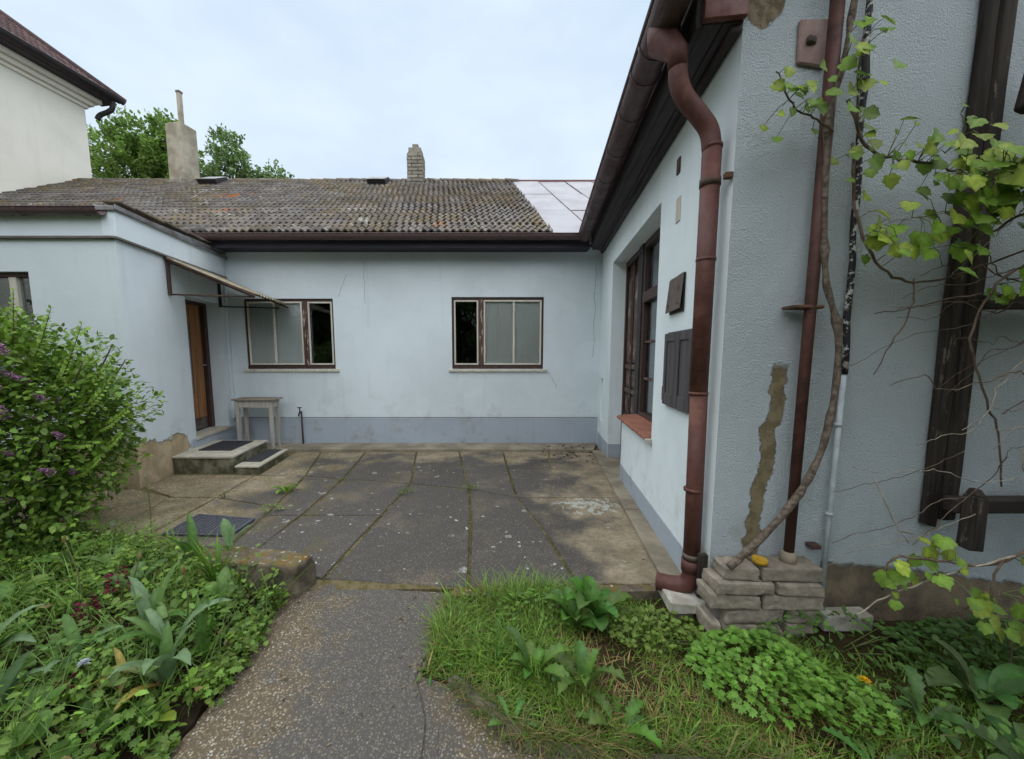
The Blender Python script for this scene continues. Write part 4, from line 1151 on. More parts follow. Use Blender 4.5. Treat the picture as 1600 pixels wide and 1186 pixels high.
def ribbed_mat(name, P, z, mat, label):
    t = thing(name, P[0].lerp(P[2], .5) + Vector((0, 0, z)), label, 'mat')
    hexa('mat_base', [up(p, z) for p in P] + [up(p, z + 0.008) for p in P], mat, t, 0.002)
    q = lambda s, tt: P[0].lerp(P[1], s).lerp(P[3].lerp(P[2], s), tt)
    for (a, b, c, d) in ((0, 1, 0, .06), (0, 1, .94, 1), (0, .05, .065, .935), (.95, 1, .065, .935)):
        K = [q(a, c), q(b, c), q(b, d), q(a, d)]
        hexa('rim', [up(p, z + 0.0085) for p in K] + [up(p, z + 0.013) for p in K], mat, t, 0.002)
    g = Geo()
    for i in range(14):
        a = 0.07 + i * 0.062
        K = [q(a, .09), q(a + .034, .09), q(a + .034, .91), q(a, .91)]
        g.add([up(p, z + 0.0085) for p in K] + [up(p, z + 0.0125) for p in K], BOXF)
    stuff(g.build('ribs', mat, t))
ribbed_mat('door_mat', [lerp2(0.20, 0.30), lerp2(0.78, 0.30), lerp2(0.80, 0.90), lerp2(0.22, 0.90)], 0.2235, MAT['mat'], 'black rubber door mat on the tiled upper step')
ribbed_mat('rubber_mat', [Vector((-2.79, 2.96, 0)), Vector((-2.20, 2.94, 0)), Vector((-2.20, 3.26, 0)), Vector((-2.80, 3.36, 0))], 0.005, MAT['grit_mat'], 'dark grey square mat lying on the paving near the flower bed')

# table against the back wall
tb = thing('small_table', (-3.74, 5.85, 0.03), 'small whitewashed wooden table beside the entrance steps', 'table')
tx0, tx1, ty0, ty1, th = -4.06, -3.49, 5.72, 5.95, 0.80
for i, (a, b) in enumerate(((ty0 - .03, ty0 + .075), (ty0 + .078, ty0 + .16), (ty0 + .163, ty1 + .03))):
    box('top_board', tx0 - 0.04, tx1 + 0.04, a, b, th, th + 0.024 + 0.001 * i, MAT['table_top'], tb, 0.004)
for a in (tx0, tx1):
    for b in (ty0, ty1):
        sx = 1 if a == tx0 else -1; sy = 1 if b == ty0 else -1
        x0_, x1_, y0_, y1_ = sorted((a, a + sx * .055))[0], sorted((a, a + sx * .055))[1], sorted((b, b + sy * .055))[0], sorted((b, b + sy * .055))[1]
        i_ = 0.009
        hexa('leg', [(x0_ + i_, y0_ + i_, 0.03), (x1_ - i_, y0_ + i_, 0.03), (x1_ - i_, y1_ - i_, 0.03), (x0_ + i_, y1_ - i_, 0.03),
                     (x0_, y0_, th), (x1_, y0_, th), (x1_, y1_, th), (x0_, y1_, th)], MAT['table_wood'], tb, 0.003)
box('apron', tx0 + .055, tx1 - .055, ty0 + .008, ty0 + .03, th - 0.115, th - .001, MAT['table_wood'], tb, 0.003)
box('apron', tx0 + .055, tx1 - .055, ty1 - .03, ty1 - .008, th - 0.115, th - .001, MAT['table_wood'], tb, 0.003)
box('apron', tx0 + .008, tx0 + .03, ty0 + .055, ty1 - .055, th - 0.115, th - .001, MAT['table_wood'], tb, 0.003)
box('apron', tx1 - .03, tx1 - .008, ty0 + .055, ty1 - .055, th - 0.115, th - .001, MAT['table_wood'], tb, 0.003)

# garden tap on the back wall
tp = thing('garden_tap', (-3.22, 6.07, 0.03), 'short iron standpipe with a tap against the back wall', 'tap')
tube('standpipe', [(-3.215, 6.075, 0.03), (-3.218, 6.075, 0.30), (-3.222, 6.078, 0.58)], 0.013, MAT['iron'], tp, 8)
tube('spout', [(-3.222, 6.075, 0.55), (-3.222, 6.03, 0.56), (-3.222, 6.0, 0.545), (-3.222, 5.99, 0.505)], [0.016, 0.015, 0.014, 0.012], MAT['black_iron'], tp, 8)
tube('valve_stem', [(-3.222, 6.035, 0.56), (-3.226, 6.035, 0.64)], 0.009, MAT['black_iron'], tp, 8)
box('tap_handle', -3.262, -3.19, 6.028, 6.042, 0.635, 0.652, MAT['black_iron'], tp, 0.004)

# ------------------------------------------------------------------ right wing
wing = thing('right_wing', (2.5, 4, 0), 'pale blue house wing on the right with deep eave and rough stucco end wall', 'house')
O0, O1, OT = 1.19, 3.225, 2.75           # opening along the wall
US = 2.36                                  # end of the parapet below the window
holes = [(O0, O1, 0.775, OT, 0.18), (US, O1, 0.0, 0.775, 0.18), (3.74, 3.98, 0.47, 1.14, 0.09)]
us = wall_geo(RW, 0, 4.16, -0.05, 3.16, holes)
# drop the inner reveal faces where door and window openings join: rebuild reveals by hand
us = Geo(); ul = sorted({0, 4.16, O0, O1, US, 3.74, 3.98}); zl = sorted({-0.05, 0.0, 0.775, OT, 0.47, 1.14, 3.16})
for a, b in zip(ul, ul[1:]):
    for c, d in zip(zl, zl[1:]):
        m, k = (a + b) / 2, (c + d) / 2
        if (O0 < m < O1 and 0.775 < k < OT) or (US < m < O1 and 0 < k < 0.775) or (3.74 < m < 3.98 and 0.47 < k < 1.14): continue
        us.quad(RW(a, 0, c), RW(b, 0, c), RW(b, 0, d), RW(a, 0, d))
rd = 0.18
us.quad(RW(O1, 0, 0), RW(O1, -rd, 0), RW(O1, -rd, OT), RW(O1, 0, OT))
us.quad(RW(O0, 0, .775), RW(O0, -rd, .775), RW(O0, -rd, OT), RW(O0, 0, OT))
us.quad(RW(O0, 0, OT), RW(O1, 0, OT), RW(O1, -rd, OT), RW(O0, -rd, OT))
us.quad(RW(US, 0, 0), RW(US, -rd, 0), RW(US, -rd, .775), RW(US, 0, .775))
us.quad(RW(O0, 0, .775), RW(US, 0, .775), RW(US, -rd, .775), RW(O0, -rd, .775))
us.quad(RW(US, 0, 0), RW(O1, 0, 0), RW(O1, -rd, 0), RW(US, -rd, 0))
for (a, b, c, d, r_) in (holes[2],):
    us.quad(RW(a, 0, c), RW(a, -r_, c), RW(a, -r_, d), RW(a, 0, d)); us.quad(RW(b, 0, c), RW(b, -r_, c), RW(b, -r_, d), RW(b, 0, d))
    us.quad(RW(a, 0, d), RW(a, -r_, d), RW(b, -r_, d), RW(b, 0, d)); us.quad(RW(a, 0, c), RW(a, -r_, c), RW(b, -r_, c), RW(b, 0, c))
    us.quad(RW(a, -r_, c), RW(b, -r_, c), RW(b, -r_, d), RW(a, -r_, d))
us.build('wall', MAT['right_plaster_lit'], wing)
plinth_panel(RW, 0.16, US - 0.004, 0.215, 0.006, wing)
plinth_panel(RW, O1 + .003, 4.12, 0.24, 0.006, wing)
frame_box('plinth', RW, O1 - 0.006, O1 - 0.0005, -rd, -0.003, 0.0, 0.24, MAT['plinth'], wing, 0)
# end wall facing the viewer, a fine uneven relief grid of thrown stucco
V, F = [], []
nx_, nz_ = 150, 150
X0, X1, Z0, Z1 = 1.213, 5.5, -0.06, 3.9
xs = np.concatenate([np.linspace(X0, 3.2, 131), np.linspace(3.25, X1, 20)]); zs_ = np.linspace(Z0, Z1, nz_ + 1)
for zz in zs_:
    for xx in xs:
        d = 0.004 * mnoise.noise(Vector((xx * 4, 2.0, zz * 4))) + 0.0035 * mnoise.noise(Vector((xx * 38, 5.0, zz * 38)))
        if xx == xs[0]: d = 0
        V.append((xx, 2.0 - d, zz))
nxx = len(xs)
for i in range(len(zs_) - 1):
    for j in range(nxx - 1):
        a = i * nxx + j
        F.append((a, a + 1, a + nxx + 1, a + nxx))
mk('end_wall', V, F, MAT['gable'], wing, True)
# the eave: gutter, boards, rafters, roof
GO = 0.335
add_gutter('gutter', RW(-0.36, GO, 3.275), RW(3.70, GO, 3.265), 0.09, RWN, wing, [0.16, 0.21, 0.30, 0.42, 0.54, 0.66, 0.77, 0.89])
frame_box('soffit_board', RW, -0.01, 4.0, 0.002, 0.095, 3.118, 3.142, MAT['eave_wood'], wing, 0.004)
frame_box('soffit_board', RW, -0.01, 3.95, 0.10, 0.19, 3.122, 3.146, MAT['eave_wood'], wing, 0.004)
frame_box('fascia_board', RW, -0.01, 3.8, 0.195, 0.225, 3.11, 3.30, MAT['eave_wood'], wing, 0.004)
tube('cornice_rail', [RW(0, 0.03, 3.105), RW(4.0, 0.03, 3.105)], 0.03, MAT['eave_wood'], wing, 8)
frame_box('end_board', RW, -0.045, -0.012, 0.0, 0.20, 3.125, 3.42, MAT['red_board'], wing, 0.004)
frame_box('verge_board', RW, -0.05, -0.012, 0.25, 0.46, 3.30, 3.62, MAT['red_board'], wing, 0.004)
WP = R(35)
def WR(u, s, h): return RW(u, 0.42 - s * math.cos(WP) - h * math.sin(WP), 3.345 + s * math.sin(WP) + h * math.cos(WP))
hexa('roof', [WR(-0.4, 0, 0), WR(-0.4, 5, 0), WR(6.5, 5, 0), WR(6.5, 0, 0), WR(-0.4, 0, .03), WR(-0.4, 5, .03), WR(6.5, 5, .03), WR(6.5, 0, .03)], MAT['red_board'], wing, 0.004)
# door and window joinery in the opening
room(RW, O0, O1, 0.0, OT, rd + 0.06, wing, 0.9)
J_ = lambda nm, a, b, n0, n1, c, d, m, p, bv=0.004: frame_box(nm, RW, a, b, n0, n1, c, d, MAT[m], p, bv)
dw = bpy.data.objects.new('door', None); COL.objects.link(dw); dw.location = RW(2.8, -0.2, 0); set_parent(dw, wing)
dw['label'] = 'dark brown panelled wooden door with flaking paint'
PL = 2.34; PR = 2.50
J_('door_frame', PL + 0.16, O1 - .002, -0.25, -0.175, OT - 0.075, OT - .002, 'brown_paint', dw)
J_('door_frame', O1 - 0.055, O1 - .002, -0.25, -0.175, 0.005, OT - 0.075, 'brown_paint', dw)
J_('door_leaf', PR, O1 - 0.055, -0.25, -0.215, 0.01, OT - 0.075, 'brown_paint', dw)
for c, d in ((0.12, 0.62), (0.72, 0.98), (1.08, 1.30), (1.40, 2.50)):
    for a, b in ((PR + 0.06, PR + 0.30), (PR + 0.36, O1 - 0.11)):
        pn = J_('door_panel', a, b, -0.2148, -0.197, c, d, 'brown_paint', dw, 0.010)
        J_('panel_field', a + .045, b - .045, -0.1965, -0.187, c + .045, d - .045, 'mullion', pn, 0.006)
J_('astragal', PR + 0.315, PR + 0.345, -0.2148, -0.185, 0.05, OT - 0.09, 'brown_paint', dw)
for z0_, z1_ in ((0.64, 0.70), (1.0, 1.06), (1.32, 1.38)):
    J_('door_rail', PR + 0.02, O1 - 0.07, -0.2148, -0.192, z0_, z1_, 'mullion', dw)
ww = bpy.data.objects.new('window', None); COL.objects.link(ww); ww.location = RW(1.8, -0.2, 0.8); set_parent(ww, wing)
ww['label'] = 'tall brown casement window with a transom and pale panes'
J_('dark_gap', PL, PR, -0.26, -0.16, 0.01, OT - .002, 'black_iron', ww)  # black upright stands in for the dark gap between door and window
J_('frame', O0, PL, -0.25, -0.175, OT - 0.07, OT - .002, 'brown_paint', ww)
J_('frame', O0, PL, -0.25, -0.17, 0.78, 0.855, 'brown_paint', ww)
J_('frame', O0 + .002, O0 + 0.06, -0.25, -0.175, 0.855, OT - 0.07, 'brown_paint', ww)
J_('frame', PL - 0.07, PL, -0.25, -0.175, 0.855, OT - 0.07, 'brown_paint', ww)
J_('transom', O0 + .06, PL - .07, -0.25, -0.155, 2.08, 2.19, 'brown_paint', ww)
for a, b in ((O0 + .06, PL - .07),):
    for c, d in ((0.855, 1.225), (1.25, 1.635), (1.66, 2.08)):
        J_('pane', a, b, -0.222, -0.218, c, d, 'glass', ww, 0)
    for c in (1.225, 1.635):
        J_('muntin', a, b, -0.232, -0.195, c, c + .025, 'mullion', ww)
    J_('pane', a, b, -0.222, -0.218, 2.19, OT - .07, 'glass', ww, 0)
    g = Geo(); g.quad(RW(a, -0.236, 0.86), RW(b, -0.236, 0.86), RW(b, -0.236, OT - .075), RW(a, -0.236, OT - .075))
    g.build('curtain', MAT['pale_curtain'], ww)
for i in range(5):
    a = O0 + 0.01 + i * 0.236
    frame_box('sill_brick', lambda u, n, z: RW(u, n, z - 0.10 * (n + 0.18)), a, a + 0.231, -0.178, 0.058, 0.778, 0.815 + 0.002 * (i % 2), MAT['sill_brick'], ww, 0.010, 0.003)
J_('sill_end', O0 - 0.03, O0 + 0.008, -0.02, 0.055, 0.735, 0.775, 'white_block', ww)

frame_box('threshold', RW, US + .002, O1 - .008, -0.175, 0.02, -0.03, 0.045, MAT['concrete'], wing, 0.006, 0.003)
# meter cabinet and letter flap
mc = thing('meter_cabinet', RW(0.6, 0, 1.12), 'dark flaking two-door wooden cabinet set in the wall behind the thick downpipe', 'cabinet')
Cb = lambda nm, a, b, n0, n1, c, d, m, p=mc, bv=0.004: frame_box(nm, RW, a, b, n0, n1, c, d, MAT[m], p, bv)
Cb('back_board', 0.33, 0.855, 0.001, 0.012, 1.12, 1.67, 'black_iron')
for a, b in ((0.34, 0.588), (0.597, 0.845)):
    dd_ = Cb('cabinet_door', a, b, 0.0125, 0.026, 1.13, 1.66, 'shutter')
    Cb('stile', a, a + .045, 0.0262, 0.036, 1.13, 1.66, 'shutter', dd_)
    Cb('stile', b - .045, b, 0.0262, 0.036, 1.13, 1.66, 'shutter', dd_)
    Cb('rail', a + .046, b - .046, 0.0262, 0.035, 1.60, 1.66, 'shutter', dd_)
    Cb('rail', a + .046, b - .046, 0.0262, 0.035, 1.13, 1.22, 'shutter', dd_)
Cb('hole_plate', 0.86, 0.91, 0.001, 0.02, 1.15, 1.26, 'black_iron')  # black plate stands in for a small dark hole beside the cabinet
fl = thing('letter_flap', RW(0.7, 0, 1.8), 'rusty sheet metal flap hanging over a slot above the meter cabinet', 'flap')
frame_box('slot', RW, 0.575, 0.85, 0.001, 0.01, 1.80, 2.06, MAT['black_iron'], fl, 0.002)
hexa('flap', [RW(0.58, .012, 2.055), RW(0.84, .012, 2.055), RW(0.84, .016, 2.055), RW(0.58, .016, 2.055)][:0] or
     [RW(0.575, .030, 1.82), RW(0.86, .030, 1.81), RW(0.86, .036, 1.81), RW(0.575, .036, 1.82),
      RW(0.57, .013, 2.06), RW(0.845, .013, 2.05), RW(0.845, .019, 2.05), RW(0.57, .019, 2.06)], MAT['sheet_grey'], fl, 0.002)
for a in (0.62, 0.8): tube('rivet', [RW(a, .026, 1.86), RW(a, .037, 1.859)], 0.008, MAT['iron'], fl, 8)
tag(frame_box('cover_plate', RW, 0.74, 0.82, 0.001, 0.008, 2.45, 2.62, MAT['pale_paint'], None, 0.003), 'small cream cover plate on the wall below the eave', 'plate')
tag(frame_box('vent_plate', RW, 0.78, 0.84, 0.001, 0.010, 2.79, 2.90, MAT['iron'], None, 0.003), 'small rusty vent plate high on the wall under the eave', 'plate')

# thick downpipe at the corner
dp = thing('downpipe', (1.14, 2.10, 0.09), 'thick red-brown downpipe with a swan neck at the house corner', 'downpipe')
px_, py_ = 1.15, 2.10
hop_top = RW(0.14, GO, 3.20)
tube('hopper', [hop_top + Vector((0, 0, 0.05)), hop_top + Vector((0.0, 0, -0.03)), Vector((0.945, 2.10, 3.06)), Vector((0.948, 2.10, 2.98))], [0.085, 0.08, 0.052, 0.048], MAT['downpipe'], dp, 20)
neck = spline([(0.948, 2.10, 3.02), (0.955, 2.10, 2.93), (0.99, 2.10, 2.85), (1.075, 2.10, 2.755), (1.13, 2.10, 2.68), (px_, py_, 2.58)], 5)
tube('swan_neck', neck, 0.047, MAT['downpipe'], dp, 24)
tube('pipe', [(px_, py_, 2.60), (px_, py_, 1.28)], 0.0475, MAT['downpipe'], dp, 24)
tube('pipe', [(px_ + .004, py_, 1.29), (px_ + .016, py_, 0.16)], 0.046, MAT['downpipe'], dp, 24)
for z_ in (2.60, 2.02, 1.285, 0.72): tube('pipe_seam', [(px_ + .001, py_, z_ - .008), (px_ + .001, py_, z_ + .008)], 0.0505, MAT['downpipe'], dp, 24)
cl = tube('clamp', [(px_, py_, 2.40), (px_, py_, 2.44)], 0.052, MAT['iron'], dp, 24)
frame_box('clamp_ear', RW, 0.0, 0.03, 0.002, 0.04, 2.405, 2.435, MAT['iron'], cl, 0.003)
tube('clamp', [(px_ + .014, py_, 0.30), (px_ + .014, py_, 0.33)], 0.050, MAT['sheet_grey'], dp, 24)
tube('collar', [(px_ + .014, py_, 0.22), (px_ + .014, py_, 0.29)], 0.053, MAT['downpipe'], dp, 24)
shoe = spline([(px_ + .016, py_, 0.26), (px_ + .016, py_, 0.175), (px_ - .015, py_ + .01, 0.125), (px_ - .08, py_ + .045, 0.105), (px_ - .145, py_ + .085, 0.10)], 5)
V, F = tube_vf(shoe, [0.051] * (len(shoe) - 1) + [0.057], 24, False)
o = mk('shoe', V, F, MAT['downpipe'], dp, True)
sm = o.modifiers.new('thickness', 'SOLIDIFY'); sm.thickness = 0.005; sm.offset = -1
frame_box('old_bracket', RW, 0.02, 0.05, 0.0, 0.05, 0.10, 0.36, MAT['old_timber'], dp, 0.004)
wb = thing('splash_block', (1.12, 2.1, 0.0), 'white concrete splash block under the downpipe outlet', 'block')
hexa('slab', [(1.0, 1.99, -0.03 + .045), (1.225, 1.97, .035), (1.24, 2.18, .045), (1.02, 2.20, .02), (1.0, 1.99, .09), (1.225, 1.97, .085), (1.24, 2.18, .095), (1.02, 2.20, .09)], MAT['white_block'], wb, 0.006, 1, 0.003)
hexa('bedding_stone', [(1.05, 2.03, -.06), (1.17, 2.03, -.06), (1.17, 2.15, -.06), (1.05, 2.15, -.06), (1.06, 2.04, .013), (1.16, 2.04, .025), (1.16, 2.14, .025), (1.06, 2.14, .013)], MAT['brick'], wb, 0.01, 1, 0.01)

# brick stack at the foot of the vine
bs = thing('brick_stack', (1.42, 1.86, 0), 'low dry stack of old grey bricks at the house corner', 'brick stack')
BR = [(1.20, 1.53, .00, .078), (1.55, 1.72, .00, .072), (1.13, 1.20, .00, .10), (1.205, 1.545, .083, .17), (1.552, 1.72, .078, .165),
      (1.125, 1.405, .178, .268), (1.412, 1.735, .172, .262), (1.155, 1.47, .272, .345), (1.478, 1.72, .268, .342), (1.205, 1.395, .348, .425), (1.405, 1.73, .346, .425)]
for i, (a, b, c, d) in enumerate(BR):
    c *= 0.89; d *= 0.89; a += 0.012
    y0_ = 1.845 + random.uniform(-.02, .015) + (0.02 if c > 0.34 else 0)
    s_ = random.uniform(-.012, .012)
    rough_block('brick', [(a, y0_ + s_, c), (b, y0_ - s_, c), (b, 1.985, c), (a, 1.985, c), (a + .006, y0_ + s_ + .004, d - random.uniform(0, .012)), (b - .006, y0_ - s_ + .004, d - random.uniform(0, .012)), (b, 1.985, d), (a, 1.985, d)], MAT['brick'], bs, 0.005, 0.0065, 26.0, 5)
box('rubble_core', 1.19, 1.70, 1.89, 1.98, -0.05, 0.30, MAT['mortar'], bs, 0.0)
# yellow lid
V, F = [], []
prof = [(0.0, 0.004), (0.05, 0.004), (0.052, 0.0), (0.058, 0.0), (0.058, 0.022), (0.054, 0.028), (0.046, 0.028), (0.043, 0.018), (0.0, 0.018)]
ns = 24
for r_, z_ in prof:
    for k in range(ns):
        a = 2 * math.pi * k / ns; V.append((1.43 + r_ * 0.62 * math.cos(a), 1.91 + r_ * 0.7 * math.sin(a), 0.382 + z_ * 0.8))
for i in range(len(prof) - 1):
    for k in range(ns): F.append((i * ns + k, i * ns + (k + 1) % ns, (i + 1) * ns + (k + 1) % ns, (i + 1) * ns + k))
tag(mk('jar_lid', V, F, MAT['yellow'], None, True), 'yellow plastic lid lying on top of the brick stack', 'lid')
tag(box('white_brick', 1.81, 2.08, 1.90, 1.985, -0.02, 0.075, MAT['white_block'], None, 0.01, 2, 0.005), 'pale concrete block in the grass against the end wall', 'block')

# thin pipe, conduit, mortar patch on the end wall
tpipe = thing('thin_pipe', (1.60, 1.93, 0.4), 'thin rusty brown pipe up the stucco end wall in a concrete sleeve', 'pipe')
tube('pipe', [(1.60, 1.93, 0.40), (1.605, 1.93, 1.8), (1.612, 1.93, 3.9)], [0.024, 0.026, 0.031], MAT['thin_pipe'], tpipe, 14)
tube('sleeve', [(1.60, 1.93, 0.37), (1.60, 1.93, 0.435)], [0.040, 0.034], MAT['concrete'], tpipe, 12)
box('pipe_bracket', 1.50, 1.66, 1.905, 1.99, 1.735, 1.752, MAT['iron'], tpipe, 0.004, 1, 0.004)
cd = thing('cable_conduit', (1.84, 1.97, 0.1), 'grey conduit pipe continuing as a flaking black cable up the end wall', 'conduit')
tube('conduit', [(1.835, 1.965, 0.12), (1.838, 1.965, 0.8), (1.842, 1.965, 1.42)], 0.012, MAT['conduit_paint'], cd, 12)
cpts = [(1.842 + 0.006 * math.sin(k * 2.1) - 0.004 * k, 1.965, 1.40 + 0.145 * k) for k in range(17)]
tube('cable', cpts, [0.0125 + 0.004 * random.random() for _ in cpts], MAT['cable'], cd, 9, 0.08)
for z_ in (0.62, 1.12): tube('clip', [(1.836, 1.965, z_), (1.836, 1.965, z_ + .02)], 0.016, MAT['conduit_paint'], cd, 12)
frame_box('wall_hook', lambda u, n, z: Vector((u, 2.0 - n, z)), 1.745, 1.80, 0, 0.05, 0.43, 0.455, MAT['iron'], None, 0.004)
tag(bpy.data.objects['wall_hook'], 'small rusty iron hook low on the stucco end wall', 'hook')
pt = thing('wall_patch', (1.55, 1.99, 2.93), 'pinkish mortar patch with a bolt behind the thin pipe near the eave', 'patch')
hexa('patch', [(1.485, 1.978, 2.93), (1.625, 1.978, 2.91), (1.625, 2.0, 2.91), (1.485, 2.0, 2.93), (1.48, 1.978, 3.125), (1.625, 1.978, 3.13), (1.625, 2.0, 3.13), (1.48, 2.0, 3.125)], MAT['patch'], pt, 0.006, 1, 0.004)
rot_box('bolt_plate', 1.535, 1.972, 3.01, 3.04, 0.05, 0.02, 0.3, MAT['sheet_grey'], pt, 1.0, 0.004)

# timber rack hung on the end wall
RX = 0.075
tr = thing('timber_rack', (2.6, 1.9, 0.5), 'dark weathered timber rack fixed to the stucco end wall', 'timber rack')
def beam(name, pts, w, mat, parent, bev=0.008, rough=0.01): return hexa(name, pts, mat, parent, bev, 2, rough)
rough_block('upright', [(2.275, 1.955, 0.57), (2.355, 1.955, 0.55), (2.355, 1.992, 0.55), (2.275, 1.992, 0.57), (2.275, 1.955, 3.9), (2.335, 1.955, 3.9), (2.335, 1.992, 3.9), (2.275, 1.992, 3.9)], MAT['old_timber'], tr, 0.008, 0.012, 6.0, 11)
rough_block('upright', [(2.361, 1.945, 0.60), (2.44, 1.945, 0.60), (2.44, 1.985, 0.60), (2.361, 1.985, 0.60), (2.341, 1.945, 3.9), (2.40, 1.945, 3.9), (2.40, 1.985, 3.9), (2.341, 1.985, 3.9)], MAT['old_timber'], tr, 0.008, 0.012, 6.0, 11)
box('rail', 2.40, 3.6, 1.90, 1.97, 1.735, 1.805, MAT['old_timber_x'], tr, 0.008, 2, 0.006)
box('rail', 2.30, 3.6, 1.84, 1.905, 0.685, 0.76, MAT['old_timber_x'], tr, 0.008, 2, 0.006)
for a, b, z0_, z1_ in ((2.305, 2.385, 0.52, 0.83), (2.67, 2.745, 0.52, 0.82)):
    pg = hexa('peg', [(a - .006, 1.775, z0_), (b - .006, 1.775, z0_ - .01), (b, 1.838, z0_ - .01), (a, 1.838, z0_), (a + .012, 1.785, z1_ - .03), (b - .004, 1.78, z1_ - .045), (b - .004, 1.838, z1_ - .045), (a + .012, 1.838, z1_ - .03)], MAT['old_timber'], tr, 0.006, 2, 0.006)
    hexa('peg_tip', [(a + .014, 1.787, z1_ - .0295), (b - .006, 1.782, z1_ - .0445), (b - .006, 1.836, z1_ - .0445), (a + .014, 1.836, z1_ - .0295), (a + .028, 1.795, z1_), (b - .03, 1.795, z1_), (b - .03, 1.83, z1_), (a + .028, 1.83, z1_)], MAT['old_timber'], pg, 0.004, 1, 0.004)
hexa('stub', [(2.39, 1.82, 2.66), (2.44, 1.82, 2.64), (2.44, 1.9, 2.64), (2.39, 1.9, 2.66), (2.43, 1.82, 2.92), (2.48, 1.82, 2.90), (2.48, 1.9, 2.90), (2.43, 1.9, 2.92)], MAT['old_timber'], tr, 0.012, 2, 0.008)

for o_ in list(tr.children):
    o_.location.x += RX

# ------------------------------------------------------------------ kerb block and edging by the beds
kb = rough_block('kerb_stone', [(-1.85, 2.26, -.05), (-1.24, 2.16, -.05), (-1.19, 2.33, -.05), (-1.85, 2.46, -.05), (-1.85, 2.26, .19), (-1.235, 2.165, .205), (-1.195, 2.335, .20), (-1.85, 2.46, .19)], MAT['kerb'], None, 0.018, 0.014, 10.0, 7)
tag(kb, 'mossy concrete kerb block between the flower bed and the paving', 'kerb')
e1 = rough_block('edging_stone', [(-0.23, 1.565, -.06), (0.075, 1.285, -.06), (0.115, 1.33, -.06), (-0.19, 1.61, -.06), (-0.225, 1.57, .012), (0.08, 1.29, .02), (0.115, 1.33, .02), (-0.19, 1.61, .012)], MAT['edging'], None, 0.008, 0.010, 12.0, 7)
tag(e1, 'weathered edging stone running diagonally beside the path', 'edging')
e2 = rough_block('edging_stone', [(0.085, 1.275, -.06), (1.15, 1.165, -.06), (1.15, 1.205, -.06), (0.11, 1.315, -.06), (0.085, 1.28, .012), (1.15, 1.17, .006), (1.15, 1.205, .006), (0.11, 1.312, .012)], MAT['edging'], None, 0.008, 0.010, 12.0, 7)
tag(e2, 'dark edging board along the lawn at the bottom of the view', 'edging')

# ------------------------------------------------------------------ neighbouring building, upper left
nb = thing('neighbour_house', (-11, 7, 0), 'tall cream neighbouring house with plum tiled hip roof, upper left', 'house')
NC = Vector((-9.75, 9.45, 0)); NU = Vector((-0.155, -1, 0)).normalized(); NN = Vector((-NU.y, NU.x, 0))
if NN.x < 0: NN = -NN
def NB(u, n, z): return NC + NU * u + NN * n + Vector((0, 0, z))
NE = 7.58
g = Geo(); g.quad(NB(0, 0, 0), NB(14, 0, 0), NB(14, 0, NE), NB(0, 0, NE)); g.quad(NB(0, 0, 0), NB(0, 0, NE), NB(0, -9, NE), NB(0, -9, 0))
g.build('wall', MAT['neighbour_wall'], nb)
for i, (o_, z0_, z1_) in enumerate(((0.05, NE - 0.26, NE - 0.18), (0.12, NE - 0.178, NE - 0.08), (0.22, NE - 0.078, NE + 0.02))):
    frame_box('cornice', NB, -o_, 14, -0.05, o_, z0_, z1_, MAT['neighbour_wall'], nb, 0.01)
frame_box('soffit', NB, -0.40, 14, -0.05, 0.40, NE + 0.022, NE + 0.05, MAT['eave_wood'], nb, 0.004)
add_gutter('gutter', NB(-0.42, 0.46, NE + 0.14), NB(14, 0.46, NE + 0.14), 0.09, NN, nb, [0.1, 0.2, 0.3], 'black_iron')
tube('gutter_elbow', spline([NB(-0.30, 0.42, NE + 0.06), NB(-0.28, 0.38, NE - 0.16), NB(-0.2, 0.16, NE - 0.30), NB(-0.16, 0.10, NE - 0.42)], 4), 0.05, MAT['black_iron'], nb, 10)
NP = R(40)
rl = 4.4
def NR(u, s, h=0): return NB(u, 0.45 - s * math.cos(NP) - h * math.sin(NP) * -1, NE + 0.13 + s * math.sin(NP) + h * math.cos(NP))
g = Geo()
g.quad(NR(-0.45, 0), NR(14, 0), NR(14, rl), NR(-0.45 + rl * 0.78, rl))
apex = NR(-0.45 + rl * 0.78, rl)
g.add([NR(-0.45, 0), apex, NB(-0.45, -7, NE + 0.13)], [(0, 1, 2)])
nroof = g.build('roof', MAT['neighbour_tile'], nb)
mm = []
uax = NU * -1; sax = (NR(0, 1) - NR(0, 0)).normalized(); nax = uax.cross(sax).normalized()
if nax.z < 0: nax = -nax
rows = int(rl / 0.26)
for r in range(rows):
    s = r * 0.26
    u_ = -0.45 + s * 0.78 + 0.08 + (0.1 if r % 2 else 0)
    while u_ < 9.5:
        M4 = Matrix.Identity(4)
        b_ = Matrix((uax, sax * (1 + 0), (nax + sax * -0.05))).transposed()
        p_ = NR(u_, s) + nax * 0.012
        mm.append(Matrix.Translation(p_) @ b_.to_4x4())
        u_ += 0.212
tile_stuff('roof_tiles', mm, MAT['neighbour_tile'], nroof)
V, F = tube_vf([NR(-0.50, -0.03, .03), apex + Vector((0, 0, .04))], 0.09, 8)
mk('hip_cap', V, F, MAT['neighbour_tile'], nroof, True)
# ------------------------------------------------------------------ vegetation
G_BRIGHT = (0.15, 0.27, 0.03); G_MID = (0.095, 0.19, 0.025); G_DARK = (0.05, 0.11, 0.022); G_BLUE = (0.075, 0.15, 0.06)

